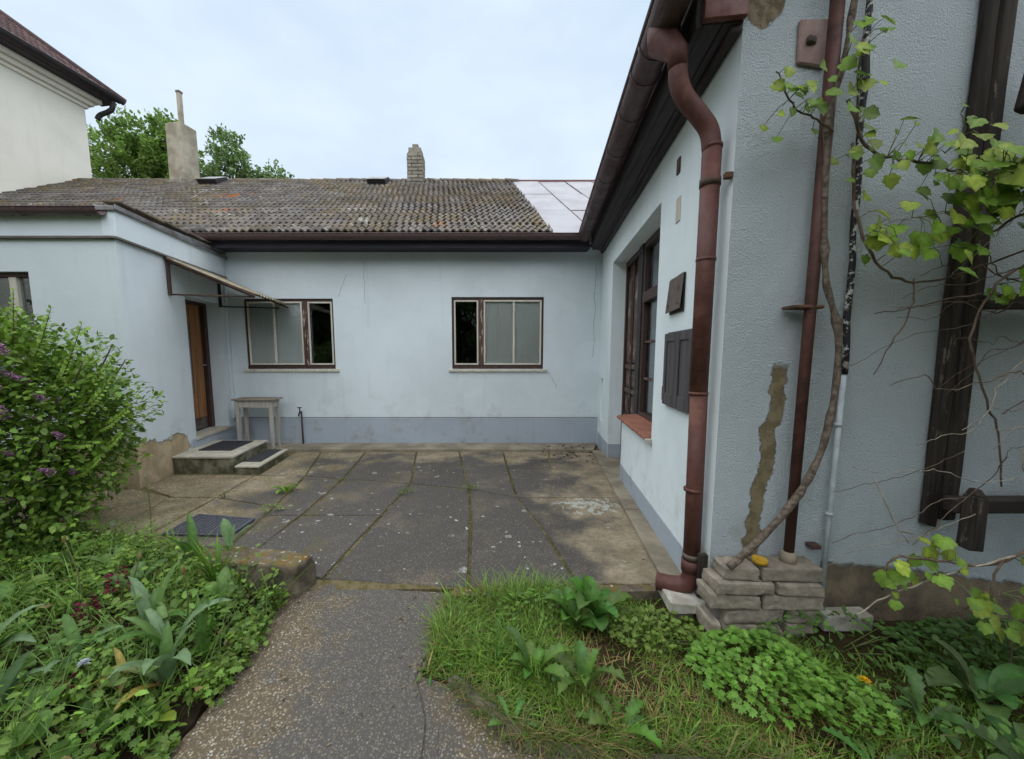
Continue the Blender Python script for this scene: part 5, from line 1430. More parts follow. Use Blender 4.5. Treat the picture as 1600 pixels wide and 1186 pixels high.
def bush_points(n, lobes, shell=0.55):
    out = []
    w = np.array([l[3] * l[4] * l[5] for l in lobes]) ** (2 / 3); w = w / w.sum()
    for (cx, cy, cz, rx, ry, rz), k in zip(lobes, (w * n).astype(int)):
        d = unit(k); r = (shell + (1 - shell) * rng.uniform(0, 1, (k, 1)) ** 0.7)
        d2 = d * r
        bump = 1 + 0.16 * np.sin(d[:, 0:1] * 7 + cx * 5) * np.cos(d[:, 2:3] * 6 + cy * 3)
        out.append(np.concatenate([np.array([[cx, cy, cz]]) + d2 * bump * np.array([[rx, ry, rz]]), d], 1))
    a = np.concatenate(out)
    return a[:, :3], a[:, 3:]
# lilac bush
LC_ = (-3.95, 2.95, 0.95)
lil = thing('lilac_bush', (-3.9, 2.95, 0.0), 'dense lilac bush with purple flower sprays in front of the annex', 'bush')
lobes = [(-3.95, 2.95, 1.0, 0.92, 0.75, 0.85), (-3.45, 2.80, 0.85, 0.52, 0.5, 0.62), (-3.75, 2.7, 1.45, 0.5, 0.42, 0.42), (-3.55, 2.55, 0.45, 0.55, 0.42, 0.42), (-4.3, 2.6, 0.9, 0.6, 0.5, 0.75), (-3.3, 2.85, 1.15, 0.36, 0.36, 0.34)]
P, Dn = bush_points(17000, lobes, 0.55)
keep = P[:, 2] > 0.02; P, Dn = P[keep], Dn[keep]
k = len(P)
dirs = Dn * 0.7 + unit(k) * 0.7 + np.array([[0, 0, 0.1]])
nrm = np.array([[0, -0.15, 1.0]]) + unit(k) * 0.55
C = colours(k, G_MID, 0.35, 0.35)
hgt = np.clip((P[:, 2:3] - 0.2) / 1.6, 0, 1)
young = rng.uniform(0, 1, (k, 1)) < 0.15 + 0.35 * hgt
C = np.where(young, C * 1.25 + np.array([[0.02, 0.02, 0.0]]), C * 0.9)
parts = [leaf_arrays(P, dirs, nrm, rng.uniform(0.038, 0.066, k), OVAL, C, 1.15)]
# long shoots that stick out of the outline
shoots = []
SHT = [((-3.3, 2.75, 1.2), (-2.85, 2.68, 1.75)), ((-3.25, 2.8, 1.1), (-2.72, 2.75, 1.52)), ((-3.2, 2.75, 1.0), (-2.68, 2.7, 1.38)), ((-3.15, 2.8, 0.9), (-2.66, 2.75, 1.12)),
       ((-3.5, 2.7, 1.5), (-3.28, 2.66, 1.98)), ((-3.6, 2.7, 1.6), (-3.52, 2.66, 2.12)), ((-3.45, 2.75, 1.4), (-3.08, 2.7, 1.86)), ((-3.8, 2.7, 1.6), (-3.75, 2.66, 2.1)), ((-3.1, 2.8, 0.75), (-2.72, 2.75, 0.95)),
       ((-3.2, 2.7, 0.6), (-2.80, 2.65, 0.78)), ((-3.2, 2.7, 0.4), (-2.85, 2.6, 0.45)), ((-3.9, 2.7, 1.6), (-3.95, 2.6, 2.1)), ((-3.3, 2.85, 1.3), (-2.95, 2.9, 1.62)), ((-3.4, 2.6, 0.4), (-2.95, 2.5, 0.32)), ((-3.3, 2.7, 0.9), (-2.78, 2.6, 0.9))]
sv = []
for a, b in SHT:
    a, b = Vector(a), Vector(b) + Vector((-0.10, 0, -0.03))
    mid = a.lerp(b, 0.5) + Vector((0, 0, -0.03))
    pts = spline([a, mid, b], 8)
    tube_path = pts; sv.append(pts)
    pp, dd, nn = [], [], []
    ax = (b - a).normalized()
    for i, p in enumerate(pts[2:]):
        for sgn in (-1, 1):
            sidev = ax.cross(Vector((0, -1, 0.3))).normalized() * sgn
            pp.append(p); dd.append(ax * 0.6 + sidev * 0.9 + Vector((random.uniform(-.2, .2), random.uniform(-.3, .1), random.uniform(-.1, .3)))); nn.append((random.uniform(-.4, .4), -0.5, 0.8))
    pp = np.array(pp); k2 = len(pp)
    parts.append(leaf_arrays(pp, np.array(dd), np.array(nn), np.linspace(0.055, 0.03, k2), OVAL, colours(k2, G_BRIGHT, 0.2, 0.3), 1.05))
V, F, C = merge(parts)
stuff(np_mesh('foliage', V, F, np.zeros((0, 4), int), C, MAT['leaf'], lil))
for pts in sv: tube('shoot', pts, [0.005 - 0.0035 * i / (len(pts) - 1) for i in range(len(pts))], MAT['bush_twig'], lil, 5)
for i in range(14):
    a = random.uniform(0, 6.28)
    b0 = Vector((-3.9 + 0.18 * math.cos(a), 2.9 + 0.15 * math.sin(a), 0.0)); tp_ = Vector((-3.85 + 0.85 * math.cos(a), 2.85 + 0.6 * math.sin(a), random.uniform(1.0, 1.7)))
    pts = spline([b0, b0.lerp(tp_, 0.45) + Vector((0, 0, 0.18)), tp_], 6)
    tube('stem', pts, [0.018 - 0.014 * k / (len(pts) - 1) for k in range(len(pts))], MAT['bush_twig'], lil, 6)
PUR = [(-3.15 + 0.25 * random.random() - 0.55 * random.random(), 2.42 + 0.25 * random.random(), random.uniform(0.45, 1.6)) for _ in range(19)]
PURX = [(-3.02, 2.55, 1.30), (-2.98, 2.58, 1.14), (-3.18, 2.5, 1.33), (-3.05, 2.5, 0.96), (-3.5, 2.35, 1.5), (-3.62, 2.25, 0.98), (-3.4, 2.28, 0.98), (-3.12, 2.42, 0.62), (-3.3, 2.3, 0.55), (-3.1, 2.7, 1.48), (-2.95, 2.55, 0.86), (-3.6, 2.3, 0.6), (-3.75, 2.25, 1.25), (-3.3, 2.45, 1.6)]
for (x, y, z) in PUR:
    ax = Vector((random.uniform(-.3, .7), random.uniform(-.8, -.2), random.uniform(0.2, .9))).normalized()
    L = random.uniform(0.06, 0.11); m = 95
    t = rng.uniform(0, 1, m); r = 0.024 * (1 - 0.7 * t) * np.sqrt(rng.uniform(0.1, 1, m))
    u1 = np.array(ax.orthogonal().normalized()); u2 = np.array(ax.cross(ax.orthogonal()).normalized()); an = rng.uniform(0, 6.28, m)
    Pp = np.array([x, y, z]) + np.outer(t * L, np.array(ax)) + np.outer(r * np.cos(an), u1) + np.outer(r * np.sin(an), u2)
    cc = np.array([[0.40, 0.20, 0.34]]) * rng.uniform(0.5, 1.3, (m, 1)) + rng.uniform(0, 0.06, (m, 1))
    v, f, c = leaf_arrays(Pp, unit(m), unit(m), rng.uniform(0.010, 0.017, m), SMALL, cc, 1.4)
    stuff(np_mesh('flower_spray', v, f, np.zeros((0, 4), int), c, MAT['petal'], lil))

# --------------------------------------- grass and ground cover
Pg = scatter([(-0.34, 1.62), (-0.30, 2.20), (1.16, 2.25), (1.2, 2.0), (1.75, 1.74), (2.9, 1.9), (3.2, 1.2), (1.9, 1.0), (1.15, 1.19), (0.10, 1.30), (-0.24, 1.58)], 70000)
dens = np.array([nz(p[0], p[1], 2.4, 9) for p in Pg]); dry = np.array([nz(p[0], p[1], 1.6, 21) for p in Pg])
left = np.clip((0.75 - Pg[:, 0]) / 0.9, 0, 1) * np.clip((Pg[:, 1] - 1.45) / 0.5, 0, 1)
keep = rng.uniform(0, 1, len(Pg)) < np.clip(0.35 + dens * 1.1 + left * 0.8, 0.08, 1)
Pg, dry, left, dens = Pg[keep], dry[keep], left[keep], dens[keep]
n_ = len(Pg)
h = (rng.uniform(0.03, 0.08, n_) + left * rng.uniform(0.0, 0.15, n_) * (0.45 + 1.2 * np.clip(dens + .3, 0, 1)) + np.clip(dens, 0, 1) * 0.05) * rng.uniform(0.55, 1.1, n_)
is_dry = rng.uniform(0, 1, n_) < np.clip(0.30 + dry * 1.4 - left * 0.4, 0.03, 0.85)
C = np.where(is_dry[:, None], np.array([[0.34, 0.23, 0.09]]) * rng.uniform(0.6, 1.3, (n_, 1)), colours(n_, (0.115, 0.23, 0.026), 0.4, 0.4))
Z = np.array([lawn_z(p[0], p[1]) for p in Pg])
Pg3 = np.column_stack([Pg, Z - 0.005])
h = np.where(is_dry, h * 0.7, h)
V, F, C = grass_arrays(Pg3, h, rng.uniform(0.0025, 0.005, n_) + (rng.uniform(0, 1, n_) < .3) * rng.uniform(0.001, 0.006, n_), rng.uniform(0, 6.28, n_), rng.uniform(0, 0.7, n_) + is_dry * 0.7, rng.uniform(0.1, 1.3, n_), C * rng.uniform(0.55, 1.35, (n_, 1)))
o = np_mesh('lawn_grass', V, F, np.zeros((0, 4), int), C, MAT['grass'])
tag(o, 'patchy green and straw coloured grass of the lawn', 'grass', None, 'stuff')

def cover(name, pts, zf, size, tmpl, base, label, cat, hmax, mat='leaf', yellow=0.2, aspect=1.0, tilt=0.7, stems=True):
    hole = np.array([nz(p[0], p[1], 4.5, size * 900) for p in pts])
    pts = pts[hole > -0.28]; k = len(pts)
    hn = np.array([nz(p[0], p[1], 3.6, size * 500 + 3) for p in pts]); cn = np.array([nz(p[0], p[1], 5.0, size * 300 + 9) for p in pts])
    z = np.array([zf(p[0], p[1]) for p in pts]) + rng.uniform(0.1, 1.0, k) * hmax * np.clip(0.75 + 1.3 * hn, 0.25, 1.7)
    P = np.column_stack([pts, z])
    dirs = unit(k); dirs[:, 2] = dirs[:, 2] * 0.35
    nrm = np.array([[0, -0.12, 1.0]]) + unit(k) * tilt
    C = colours(k, base, 0.45, yellow) * np.clip(0.9 + 0.9 * cn, 0.5, 1.5)[:, None]
    parts = [leaf_arrays(P, dirs, nrm, rng.uniform(size * 0.4, size * 1.55, k), tmpl, C, aspect)]
    V, F, C = merge(parts)
    o = np_mesh(name, V, F, np.zeros((0, 4), int), C, MAT[mat])
    return tag(o, label, cat, None, 'stuff')
BEDV = [(-1.30, 2.12), (-1.24, 1.9), (-1.25, 1.6), (-1.26, 1.40), (-1.30, 1.25), (-1.6, 1.1), (-3.6, 1.1), (-4.4, 2.0), (-4.4, 2.9), (-3.3, 2.9), (-2.3, 2.6), (-2.0, 2.36), (-1.42, 2.22)]
pts = scatter(BEDV, 26000)
dd = np.array([nz(p[0], p[1], 2.2, 31) for p in pts])
edge = np.clip((-1.28 - pts[:, 0]) / 0.25, 0.0, 1)
pts_a = pts[(rng.uniform(0, 1, len(pts)) < np.clip(0.55 + dd, 0.1, 1) * (0.45 + 0.55 * edge))]
bedh = lambda x, y: bed_z(x, y)
cover('ground_cover', pts_a[:6800], bedh, 0.027, LOBED, (0.12, 0.23, 0.03), 'lobed green ground cover filling the flower bed', 'ground cover', 0.13, yellow=0.35)
cover('bed_foliage', pts_a[6800:10500], bedh, 0.036, OVAL, G_MID, 'small pointed leaves of the mixed growth in the flower bed', 'ground cover', 0.24, yellow=0.3)
back = pts[(pts[:, 1] > 1.95)][:2600]
cover('chickweed', back, lambda x, y: bed_z(x, y) + 0.03, 0.024, LOBED, G_BRIGHT, 'bright green chickweed at the back of the flower bed', 'ground cover', 0.20, yellow=0.5)
q = np.array([(-1.33, 2.13), (-1.28, 1.92), (-1.27, 1.72), (-1.26, 1.55), (-1.255, 1.38), (-1.27, 1.15)])
t = rng.uniform(0, 4.999, 1500); i0 = t.astype(int); fr_ = (t - i0)[:, None]
eg = q[i0] * (1 - fr_) + q[i0 + 1] * fr_ + rng.normal(0, .03, (1500, 2))
cover('edge_growth', eg, lambda x, y: 0.0, 0.024, LOBED, (0.10, 0.2, 0.03), 'small leaves creeping over the edge of the bed onto the path', 'ground cover', 0.09, yellow=0.5)
bg = scatter(BEDV, 8000)
nn = np.array([nz(p[0], p[1], 1.5, 51) for p in bg]); lf = np.clip((-1.6 - bg[:, 0]) / 1.0, 0, 1)
bg = bg[rng.uniform(0, 1, len(bg)) < np.clip(0.25 + nn + lf * 0.5, 0.05, 1)]
n_ = len(bg)
V, F, C = grass_arrays(np.column_stack([bg, [bed_z(*p) - .005 for p in bg]]), rng.uniform(0.10, 0.30, n_), rng.uniform(0.003, 0.007, n_), rng.uniform(0, 6.28, n_), rng.uniform(0, 0.4, n_), rng.uniform(0.2, 1.0, n_), colours(n_, (0.1, 0.2, 0.03), 0.3, 0.25))
tag(np_mesh('bed_grass', V, F, np.zeros((0, 4), int), C, MAT['grass']), 'long loose grass blades growing through the flower bed', 'grass', None, 'stuff')
# celandine-like clumps on the lawn
def clump(name, cx, cy, rx, ry, h, n, size, tmpl, base, label, yellow=0.25, rot=0.0):
    t = rng.uniform(0, 6.28, n); r = np.sqrt(rng.uniform(0, 1, n))
    lx, ly = r * np.cos(t) * rx, r * np.sin(t) * ry
    x = cx + lx * math.cos(rot) - ly * math.sin(rot); y = cy + lx * math.sin(rot) + ly * math.cos(rot)
    z = (1 - r ** 2) * h * rng.uniform(0.4, 1, n) + 0.02
    P = np.column_stack([x, y, z]); dirs = np.column_stack([np.cos(t), np.sin(t), rng.uniform(-.2, .35, n)]) + unit(n) * 0.5
    v, f, c = leaf_arrays(P, dirs, np.array([[0, -.15, 1.0]]) + unit(n) * 0.35, rng.uniform(size * .6, size * 1.3, n), tmpl, colours(n, base, 0.3, yellow), 1.0)
    root = thing(name, (cx, cy, 0), label, 'plant')
    stuff(np_mesh('foliage', v, f, np.zeros((0, 4), int), c, MAT['leaf'], root))
    for i in range(9):
        j = random.randrange(n)
        tube('stem', [(cx + (P[j][0] - cx) * .3, cy + (P[j][1] - cy) * .3, -0.03), tuple(P[j])], 0.0025, MAT['leaf_stem'], root, 5)
    return root
MAT['leaf_stem'] = simple('green_stem', (0.09, 0.14, 0.03), (0.13, 0.12, 0.05), 20, 0.6)
clump('lobed_weed', 1.24, 1.60, 0.30, 0.24, 0.15, 750, 0.034, LOBED, (0.12, 0.26, 0.035), 'large bright lobed weed clump in front of the brick stack', 0.2)
clump('lobed_weed', 1.48, 1.46, 0.20, 0.14, 0.10, 220, 0.032, LOBED, (0.12, 0.26, 0.035), 'small lobed weed beside the yellow flower')
clump('lobed_weed', 0.86, 1.88, 0.26, 0.15, 0.07, 240, 0.028, LOBED, (0.11, 0.19, 0.03), 'yellowish lobed weed patch below the white splash block', 0.5)
clump('lobed_weed', 0.26, 2.02, 0.26, 0.13, 0.13, 200, 0.032, OVAL, (0.09, 0.19, 0.025), 'leafy weed patch along the patio edge by the path')
clump('dark_weed', 1.75, 1.80, 0.42, 0.15, 0.16, 240, 0.036, OVAL, (0.07, 0.15, 0.03), 'dark leafy weeds along the foot of the end wall', 0.1)
clump('dark_weed', 2.5, 1.72, 0.5, 0.2, 0.14, 750, 0.034, LOBED, (0.045, 0.105, 0.022), 'dark weeds under the timber rack at the right', 0.1)
clump('dark_weed', 2.0, 1.35, 0.5, 0.28, 0.12, 170, 0.036, OVAL, (0.07, 0.15, 0.028), 'dark leafy weeds in the shaded lower right lawn', 0.15)
clump('nettle_patch', -1.60, 1.80, 0.22, 0.2, 0.26, 150, 0.055, OVAL, G_MID, 'dark nettle growth in the middle of the flower bed', 0.1)
clump('mallow', -1.80, 1.30, 0.26, 0.14, 0.14, 34, 0.085, ROUND, (0.075, 0.17, 0.03), 'round-leaved mallow at the bottom left of the bed', 0.2)
clump('geranium', -1.50, 1.30, 0.20, 0.12, 0.12, 150, 0.032, LOBED, (0.08, 0.18, 0.025), 'small lobed geranium at the near corner of the bed', 0.3)
clump('geranium', -1.95, 1.62, 0.30, 0.2, 0.20, 220, 0.034, LOBED, (0.07, 0.16, 0.028), 'dark lobed geranium below the red flowers', 0.2)

# plants with large single leaves: every leaf a part
def leafy(name, loc, specs, label, cat='plant'):
    root = thing(name, loc, label, cat)
    for s in specs:
        az, L, W, el, cv, col = s[:6]; kw = s[6] if len(s) > 6 else {}
        tip = kw.pop('tip', None) if kw else None
        V, F = strip_leaf(Vector(loc) + Vector((0.012 * math.cos(az), 0.012 * math.sin(az), 0)), az, L, W, el, cv, **kw)
        leaf_object('leaf', V, F, col, root, tip)
    return root
lance = lambda t: max(0.02, math.sin(math.pi * (0.1 + 0.9 * t)) ** 0.7)
paddle = lambda t: max(0.04, (0.18 + 0.82 * math.sin(math.pi * t ** 1.6)) if t < 0.98 else 0.05)
BGc = (0.17, 0.27, 0.13); YL = (0.48, 0.38, 0.09); DG = (0.08, 0.18, 0.03)
leafy('tulip', (-1.47, 1.52, 0.04), [(-1.2, .30, .075, 1.45, 2.3, BGc, dict(prof=lance)), (-0.4, .30, .07, 1.35, 2.6, BGc, dict(prof=lance)), (-2.2, .27, .06, 1.3, 2.2, BGc, dict(prof=lance)),
      (0.6, .28, .055, 1.45, 1.0, BGc, dict(prof=lance)), (2.2, .26, .05, 1.3, 1.2, DG, dict(prof=lance)), (-2.8, .26, .06, 0.9, 1.7, BGc, dict(prof=lance, tip=YL)), (-1.7, .22, .05, 0.7, 1.3, YL, dict(prof=lance))], 'broad blue-green tulip leaves folding over near the path')
leafy('tulip', (-1.63, 1.50, 0.03), [(-1.8, .20, .035, 1.3, 2.0, YL, dict(prof=lance, twist=0.8)), (-0.9, .22, .035, 1.1, 2.2, (0.3, 0.25, 0.08), dict(prof=lance, twist=-1.0)), (2.6, .2, .03, 1.2, 1.4, YL, dict(prof=lance)), (-2.6, .17, .03, .8, 1.2, (0.27, 0.17, 0.07), dict(prof=lance, twist=.5))], 'withered yellow tulip leaves in the bed')
leafy('tulip', (-1.95, 1.60, 0.05), [(2.6, .30, .045, 1.1, 1.6, DG, dict(prof=lance)), (0.4, .24, .05, 1.2, 1.7, BGc, dict(prof=lance)), (-1.2, .25, .05, 1.0, 1.5, BGc, dict(prof=lance))], 'slim tulip leaves left of the red flowers')
leafy('day_lily', (-1.72, 2.16, 0.05), [(random.uniform(0, 6.28), random.uniform(.24, .36), .017, random.uniform(1.25, 1.5), random.uniform(.2, 1.2), random.choice([(0.08, 0.19, 0.02), G_BRIGHT, DG]), dict(prof=lance)) for _ in range(20)], 'upright clump of narrow bright green lily leaves near the kerb block')
leafy('mullein', (-1.78, 2.36, 0.20), [(0.4, .20, .06, 1.1, .7, (0.16, 0.27, 0.11), dict(prof=paddle)), (2.4, .22, .065, 1.25, .6, (0.16, 0.28, 0.11), dict(prof=paddle)), (-1.4, .13, .05, .9, .8, (0.14, 0.25, 0.06), dict(prof=paddle)), (1.4, .17, .045, 1.4, .3, (0.17, 0.28, 0.12), dict(prof=paddle)), (3.6, .12, .05, .8, .8, (0.13, 0.24, 0.05), dict(prof=paddle))], 'pale rosette of soft upright leaves behind the kerb block')
leafy('primrose', (-2.2, 2.12, 0.06), [(a, random.uniform(.18, .26), .07, 1.05, 1.0, (0.1, 0.19, 0.06), dict(prof=paddle, wav=.08)) for a in (-.6, .7, 2.0, 3.4, 4.6)], 'broad pale green primrose leaves in the middle of the bed')
leafy('plantain', (-1.40, 1.36, 0.03), [(-.3, .15, .05, .5, .6, (0.2, 0.27, 0.03), dict(prof=paddle)), (-1.6, .13, .05, .6, .9, (0.1, 0.2, 0.03), dict(prof=paddle)), (3.9, .15, .045, .8, .9, DG, dict(prof=paddle)), (2.4, .1, .04, .8, .9, DG, dict(prof=paddle))], 'small plantain with one yellow-green leaf by the path')
leafy('sword_leaves', (-1.42, 1.66, 0.04), [(0.9, .34, .035, 1.35, .3, DG, dict(prof=lance)), (1.4, .3, .03, 1.5, .3, (0.08, 0.16, .03), dict(prof=lance)), (-.5, .22, .028, 1.2, 1.0, DG, dict(prof=lance)), (2.3, .3, .03, 1.3, .5, DG, dict(prof=lance))], 'dark sword-shaped leaves behind the tulips')
leafy('sword_leaves', (-1.30, 1.72, 0.0), [(-.6, .18, .02, .9, .8, (0.2, 0.24, 0.05), dict(prof=lance)), (-1.5, .16, .018, .9, .8, (0.12, 0.2, 0.04), dict(prof=lance))], 'two narrow yellow-green leaves reaching over the path edge')
for i_, (x_, y_, nm_, lb_) in enumerate([(-2.55, 2.35, 'primrose', 'primrose leaves at the back of the bed near the tall pale stem'), (-2.75, 1.95, 'primrose', 'primrose leaves in the left part of the bed below the lilac'),
        (-1.55, 2.0, 'primrose', 'young primrose leaves in front of the kerb block'), (-2.35, 1.55, 'tulip', 'tall tulip leaves at the left edge of the view'), (-1.75, 1.75, 'tulip', 'short tulip leaves in mid bed behind the withered ones'),
        (-2.05, 2.4, 'tulip', 'upright tulip leaves behind the red flowers'), (-2.9, 2.4, 'primrose', 'pale primrose leaves at the foot of the lilac'), (-1.55, 1.62, 'tulip', 'long arching tulip leaves just behind the folded blue-green ones'), (-2.0, 1.35, 'tulip', 'long strappy tulip leaves at the bottom left corner')]):
    if nm_ == 'tulip':
        sp_ = [(random.uniform(0, 6.28), random.uniform(.26, .42), random.uniform(.035, .06), random.uniform(1.0, 1.45), random.uniform(.6, 2.2), random.choice([BGc, DG, (0.13, 0.23, 0.06)]), dict(prof=lance, twist=random.uniform(-.6, .6))) for _ in range(5)]
    else:
        sp_ = [(random.uniform(0, 6.28), random.uniform(.13, .25), random.uniform(.05, .08), random.uniform(.6, 1.2), random.uniform(.7, 1.5), random.choice([(0.15, 0.26, 0.07), (0.11, 0.22, 0.04), (0.19, 0.28, 0.06)]), dict(prof=paddle, wav=.1, fold=.3)) for _ in range(6)]
    leafy(nm_, (x_, y_, 0.06), sp_, lb_)
k = 420
pb = scatter(BEDV, k); pb3 = np.column_stack([pb, [bed_z(*q) + random.uniform(.005, .10) for q in pb]])
v, f, c = leaf_arrays(pb3, unit(k) * np.array([[1, 1, .3]]), np.array([[0, 0, 1.0]]) + unit(k) * .8, rng.uniform(.02, .06, k), OVAL, np.array([[0.3, 0.2, 0.09]]) * rng.uniform(.3, 1.4, (k, 1)), rng.uniform(.5, 1.2, k))
tag(np_mesh('withered_leaves', v, f, np.zeros((0, 4), int), c, MAT['leaf']), 'withered brown leaves lying through the flower bed', 'leaves', None, 'stuff')
# lawn weeds
DND = (0.10, 0.205, 0.035); PALE = (0.14, 0.24, 0.09)
def rosette(loc, nleaf, L, W, label, name='dandelion', col=DND, el=(0.3, 1.0), teeth=0.45, az0=0.0):
    sp = []
    for i in range(nleaf):
        a = az0 + 6.28 * i / nleaf + random.uniform(-.25, .25)
        sp.append((a, L * random.uniform(.5, 1.15), W * random.uniform(.8, 1.15), random.uniform(*el), random.uniform(.9, 2.0), tuple(c * random.uniform(.8, 1.25) for c in col), dict(prof=paddle, teeth=teeth, n=15 if teeth else 8, wav=.08, fold=.32)))
    return leafy(name, loc, sp, label)
rosette((0.50, 1.36, -.03), 9, .21, .06, 'toothed dandelion rosette at the bottom edge of the lawn')
rosette((0.40, 1.56, -.03), 8, .25, .075, 'big dandelion with one pale broad leaf beside the diagonal edging', el=(0.7, 1.3))
rosette((0.18, 1.63, -.03), 7, .23, .06, 'upright dandelion left of the pale broad leaf', el=(0.9, 1.4), teeth=0.25)
rosette((0.56, 1.99, -.03), 12, .27, .11, 'large leafy horseradish clump at the patio edge', 'horseradish', (0.085, 0.19, 0.03), (0.9, 1.45), 0.18)
rosette((0.42, 1.92, -.03), 8, .24, .08, 'horseradish plant left of the larger clump', 'horseradish', (0.09, 0.2, 0.03), (0.9, 1.45), 0.15)
rosette((0.05, 1.84, -.03), 7, .16, .035, 'small dandelion in the tall grass by the path')
rosette((-0.31, 1.66, -.03), 8, .11, .02, 'tiny dandelion at the start of the edging stone')
rosette((0.07, 1.36, .0), 6, .12, .03, 'small dandelion at the corner of the edging stones')
rosette((2.15, 1.50, -.03), 9, .24, .085, 'large dark dock plant at the right edge of the lawn', 'dock', (0.08, 0.165, 0.045), (0.5, 1.2), 0.0)
rosette((1.80, 1.42, -.03), 7, .19, .055, 'dock plant right of the yellow flower', 'dock', (0.08, 0.17, 0.04), (0.5, 1.2), 0.3)
rosette((1.95, 1.18, -.03), 8, .2, .085, 'large leafy dock in the bottom right corner', 'dock', (0.085, 0.165, 0.05), (0.5, 1.2), 0.0)
rosette((1.42, 1.24, -.03), 7, .18, .05, 'slim dandelion at the bottom below the yellow flower', 'dandelion', DG)
# weeds in the joints of the paving
rosette((-2.30, 3.95, -.01), 7, .16, .05, 'bright dandelion sprouting from a joint near the steps', 'dandelion', G_BRIGHT, (0.7, 1.3), 0.2)
clump('joint_weed', -2.18, 3.46, 0.12, 0.07, 0.05, 60, 0.022, OVAL, G_BRIGHT, 'low weed tuft in the joint nearest the dark square mat', 0.5)
clump('joint_weed', -0.98, 3.92, 0.09, 0.06, 0.05, 50, 0.022, OVAL, (0.07, 0.16, 0.03), 'weed tuft in the joint at the middle of the patio')
clump('joint_weed', -0.29, 4.03, 0.10, 0.05, 0.05, 45, 0.024, OVAL, (0.07, 0.15, 0.03), 'weed tuft in the joint right of the middle tuft')
clump('joint_weed', -2.88, 3.80, 0.05, 0.04, 0.05, 18, 0.022, OVAL, G_MID, 'tiny weed in the joint between mat and steps')
clump('joint_weed', -1.86, 4.30, 0.10, 0.03, 0.02, 26, 0.016, OVAL, G_MID, 'flat creeping weed in the joint in front of the tap')
# moss crumbs in the joints
mp = []
for key in ('m', '1', '2', '3', '4'):
    q = J[key]
    for a, b in zip(q, q[1:]):
        L = math.hypot(b[0] - a[0], b[1] - a[1])
        for i in range(int(L * 260)):
            t = random.random(); x = a[0] + (b[0] - a[0]) * t; y = a[1] + (b[1] - a[1]) * t
            if nz(x, y, 1.6, 71) < -0.12: continue
            mp.append((x + random.gauss(0, .008), y + random.gauss(0, .008), random.uniform(-.012, .004)))
mp = np.array(mp); k = len(mp)
v, f, c = leaf_arrays(mp, unit(k) * np.array([[1, 1, .3]]), np.array([[0, 0, 1.0]]) + unit(k) * .5, rng.uniform(.008, .018, k), SMALL, np.array([[0.13, 0.115, 0.03]]) * rng.uniform(.6, 1.4, (k, 1)), 1.3)
tag(np_mesh('joint_moss', v, f, np.zeros((0, 4), int), c, MAT['leaf']), 'olive moss tufts filling the joints of the paving', 'moss', None, 'stuff')
# dry leaves blown into the far corner
k = 70
pp = np.column_stack([rng.normal(1.2, .28, k), rng.normal(5.6, .22, k), np.full(k, 0.012)]); pp = pp[(pp[:, 0] < 1.5) & (pp[:, 1] < 6.05)]
pp[:, 2] = np.where(pp[:, 1] > 5.66, 0.04, 0.012); k = len(pp)
v, f, c = leaf_arrays(pp, unit(k) * np.array([[1, 1, .15]]), np.array([[0, 0, 1.0]]) + unit(k) * .5, rng.uniform(.03, .06, k), OVAL, np.array([[0.06, 0.035, 0.02]]) * rng.uniform(.5, 1.6, (k, 1)), 1.1)
tag(np_mesh('dry_leaves', v, f, np.zeros((0, 4), int), c, MAT['leaf']), 'dry brown leaves blown into the far corner of the patio', 'leaves', None, 'stuff')

# flowers
def flower(name, base, top, label, col, kind, stemcol='leaf_stem'):
    root = thing(name, base, label, 'flower')
    b, t = Vector(base), Vector(top)
    tube('stem', spline([b, b.lerp(t, .55) + Vector((0.02, 0, 0.02)), t], 5), 0.0032, MAT[stemcol], root, 6)
    if kind == 'spray':
        m = 46; s = rng.uniform(0, 1, m); an = rng.uniform(0, 6.28, m); r = 0.035 * (1 - .4 * s)
        P = np.array(t) + np.column_stack([r * np.cos(an), r * np.sin(an), -0.10 + .12 * s])
        v, f, c = leaf_arrays(P, np.column_stack([np.cos(an), np.sin(an), rng.uniform(-.3, .6, m)]), unit(m), rng.uniform(.018, .03, m), OVAL, np.array([col]) * rng.uniform(.6, 1.4, (m, 1)), 1.2)
        stuff(np_mesh('petals', v, f, np.zeros((0, 4), int), c, MAT['petal'], root))
    elif kind == 'daisy':
        m = 26; an = np.arange(m) * 2.4
        P = np.tile(np.array(t), (m, 1)) + np.column_stack([np.zeros(m), np.zeros(m), np.linspace(0, .006, m)])
        v, f, c = leaf_arrays(P, np.column_stack([np.cos(an), np.sin(an), np.linspace(.05, .8, m)]), np.tile([[0, 0, 1.0]], (m, 1)), np.linspace(.03, .014, m), SMALL, np.array([col]) * rng.uniform(.8, 1.2, (m, 1)), .55)
        stuff(np_mesh('petals', v, f, np.zeros((0, 4), int), c, MAT['petal'], root))
    elif kind == 'bud':
        V, F = tube_vf([t - Vector((0, 0, .012)), t, t + Vector((0, 0, .012)), t + Vector((.004, 0, .03))], [.004, .009, .008, .002], 8)
        np_mesh('bloom', np.array([tuple(q) for q in V]), np.zeros((0, 3), int), np.array([x for x in F if len(x) == 4]), np.tile(np.array(col), (len(V), 1)), MAT['petal'], root)
    return root
flower('columbine', (-2.02, 1.86, .04), (-1.99, 1.84, .36), 'dark red flower spray, tallest in the bed', (0.16, 0.012, 0.045), 'spray')
flower('columbine', (-2.14, 1.80, .04), (-2.10, 1.78, .24), 'dark red flower spray left of the tallest one', (0.12, 0.01, 0.03), 'spray')
flower('columbine', (-1.82, 1.44, .04), (-1.80, 1.42, .13), 'low dark red flower at the near left of the bed', (0.1, 0.008, 0.012), 'spray')
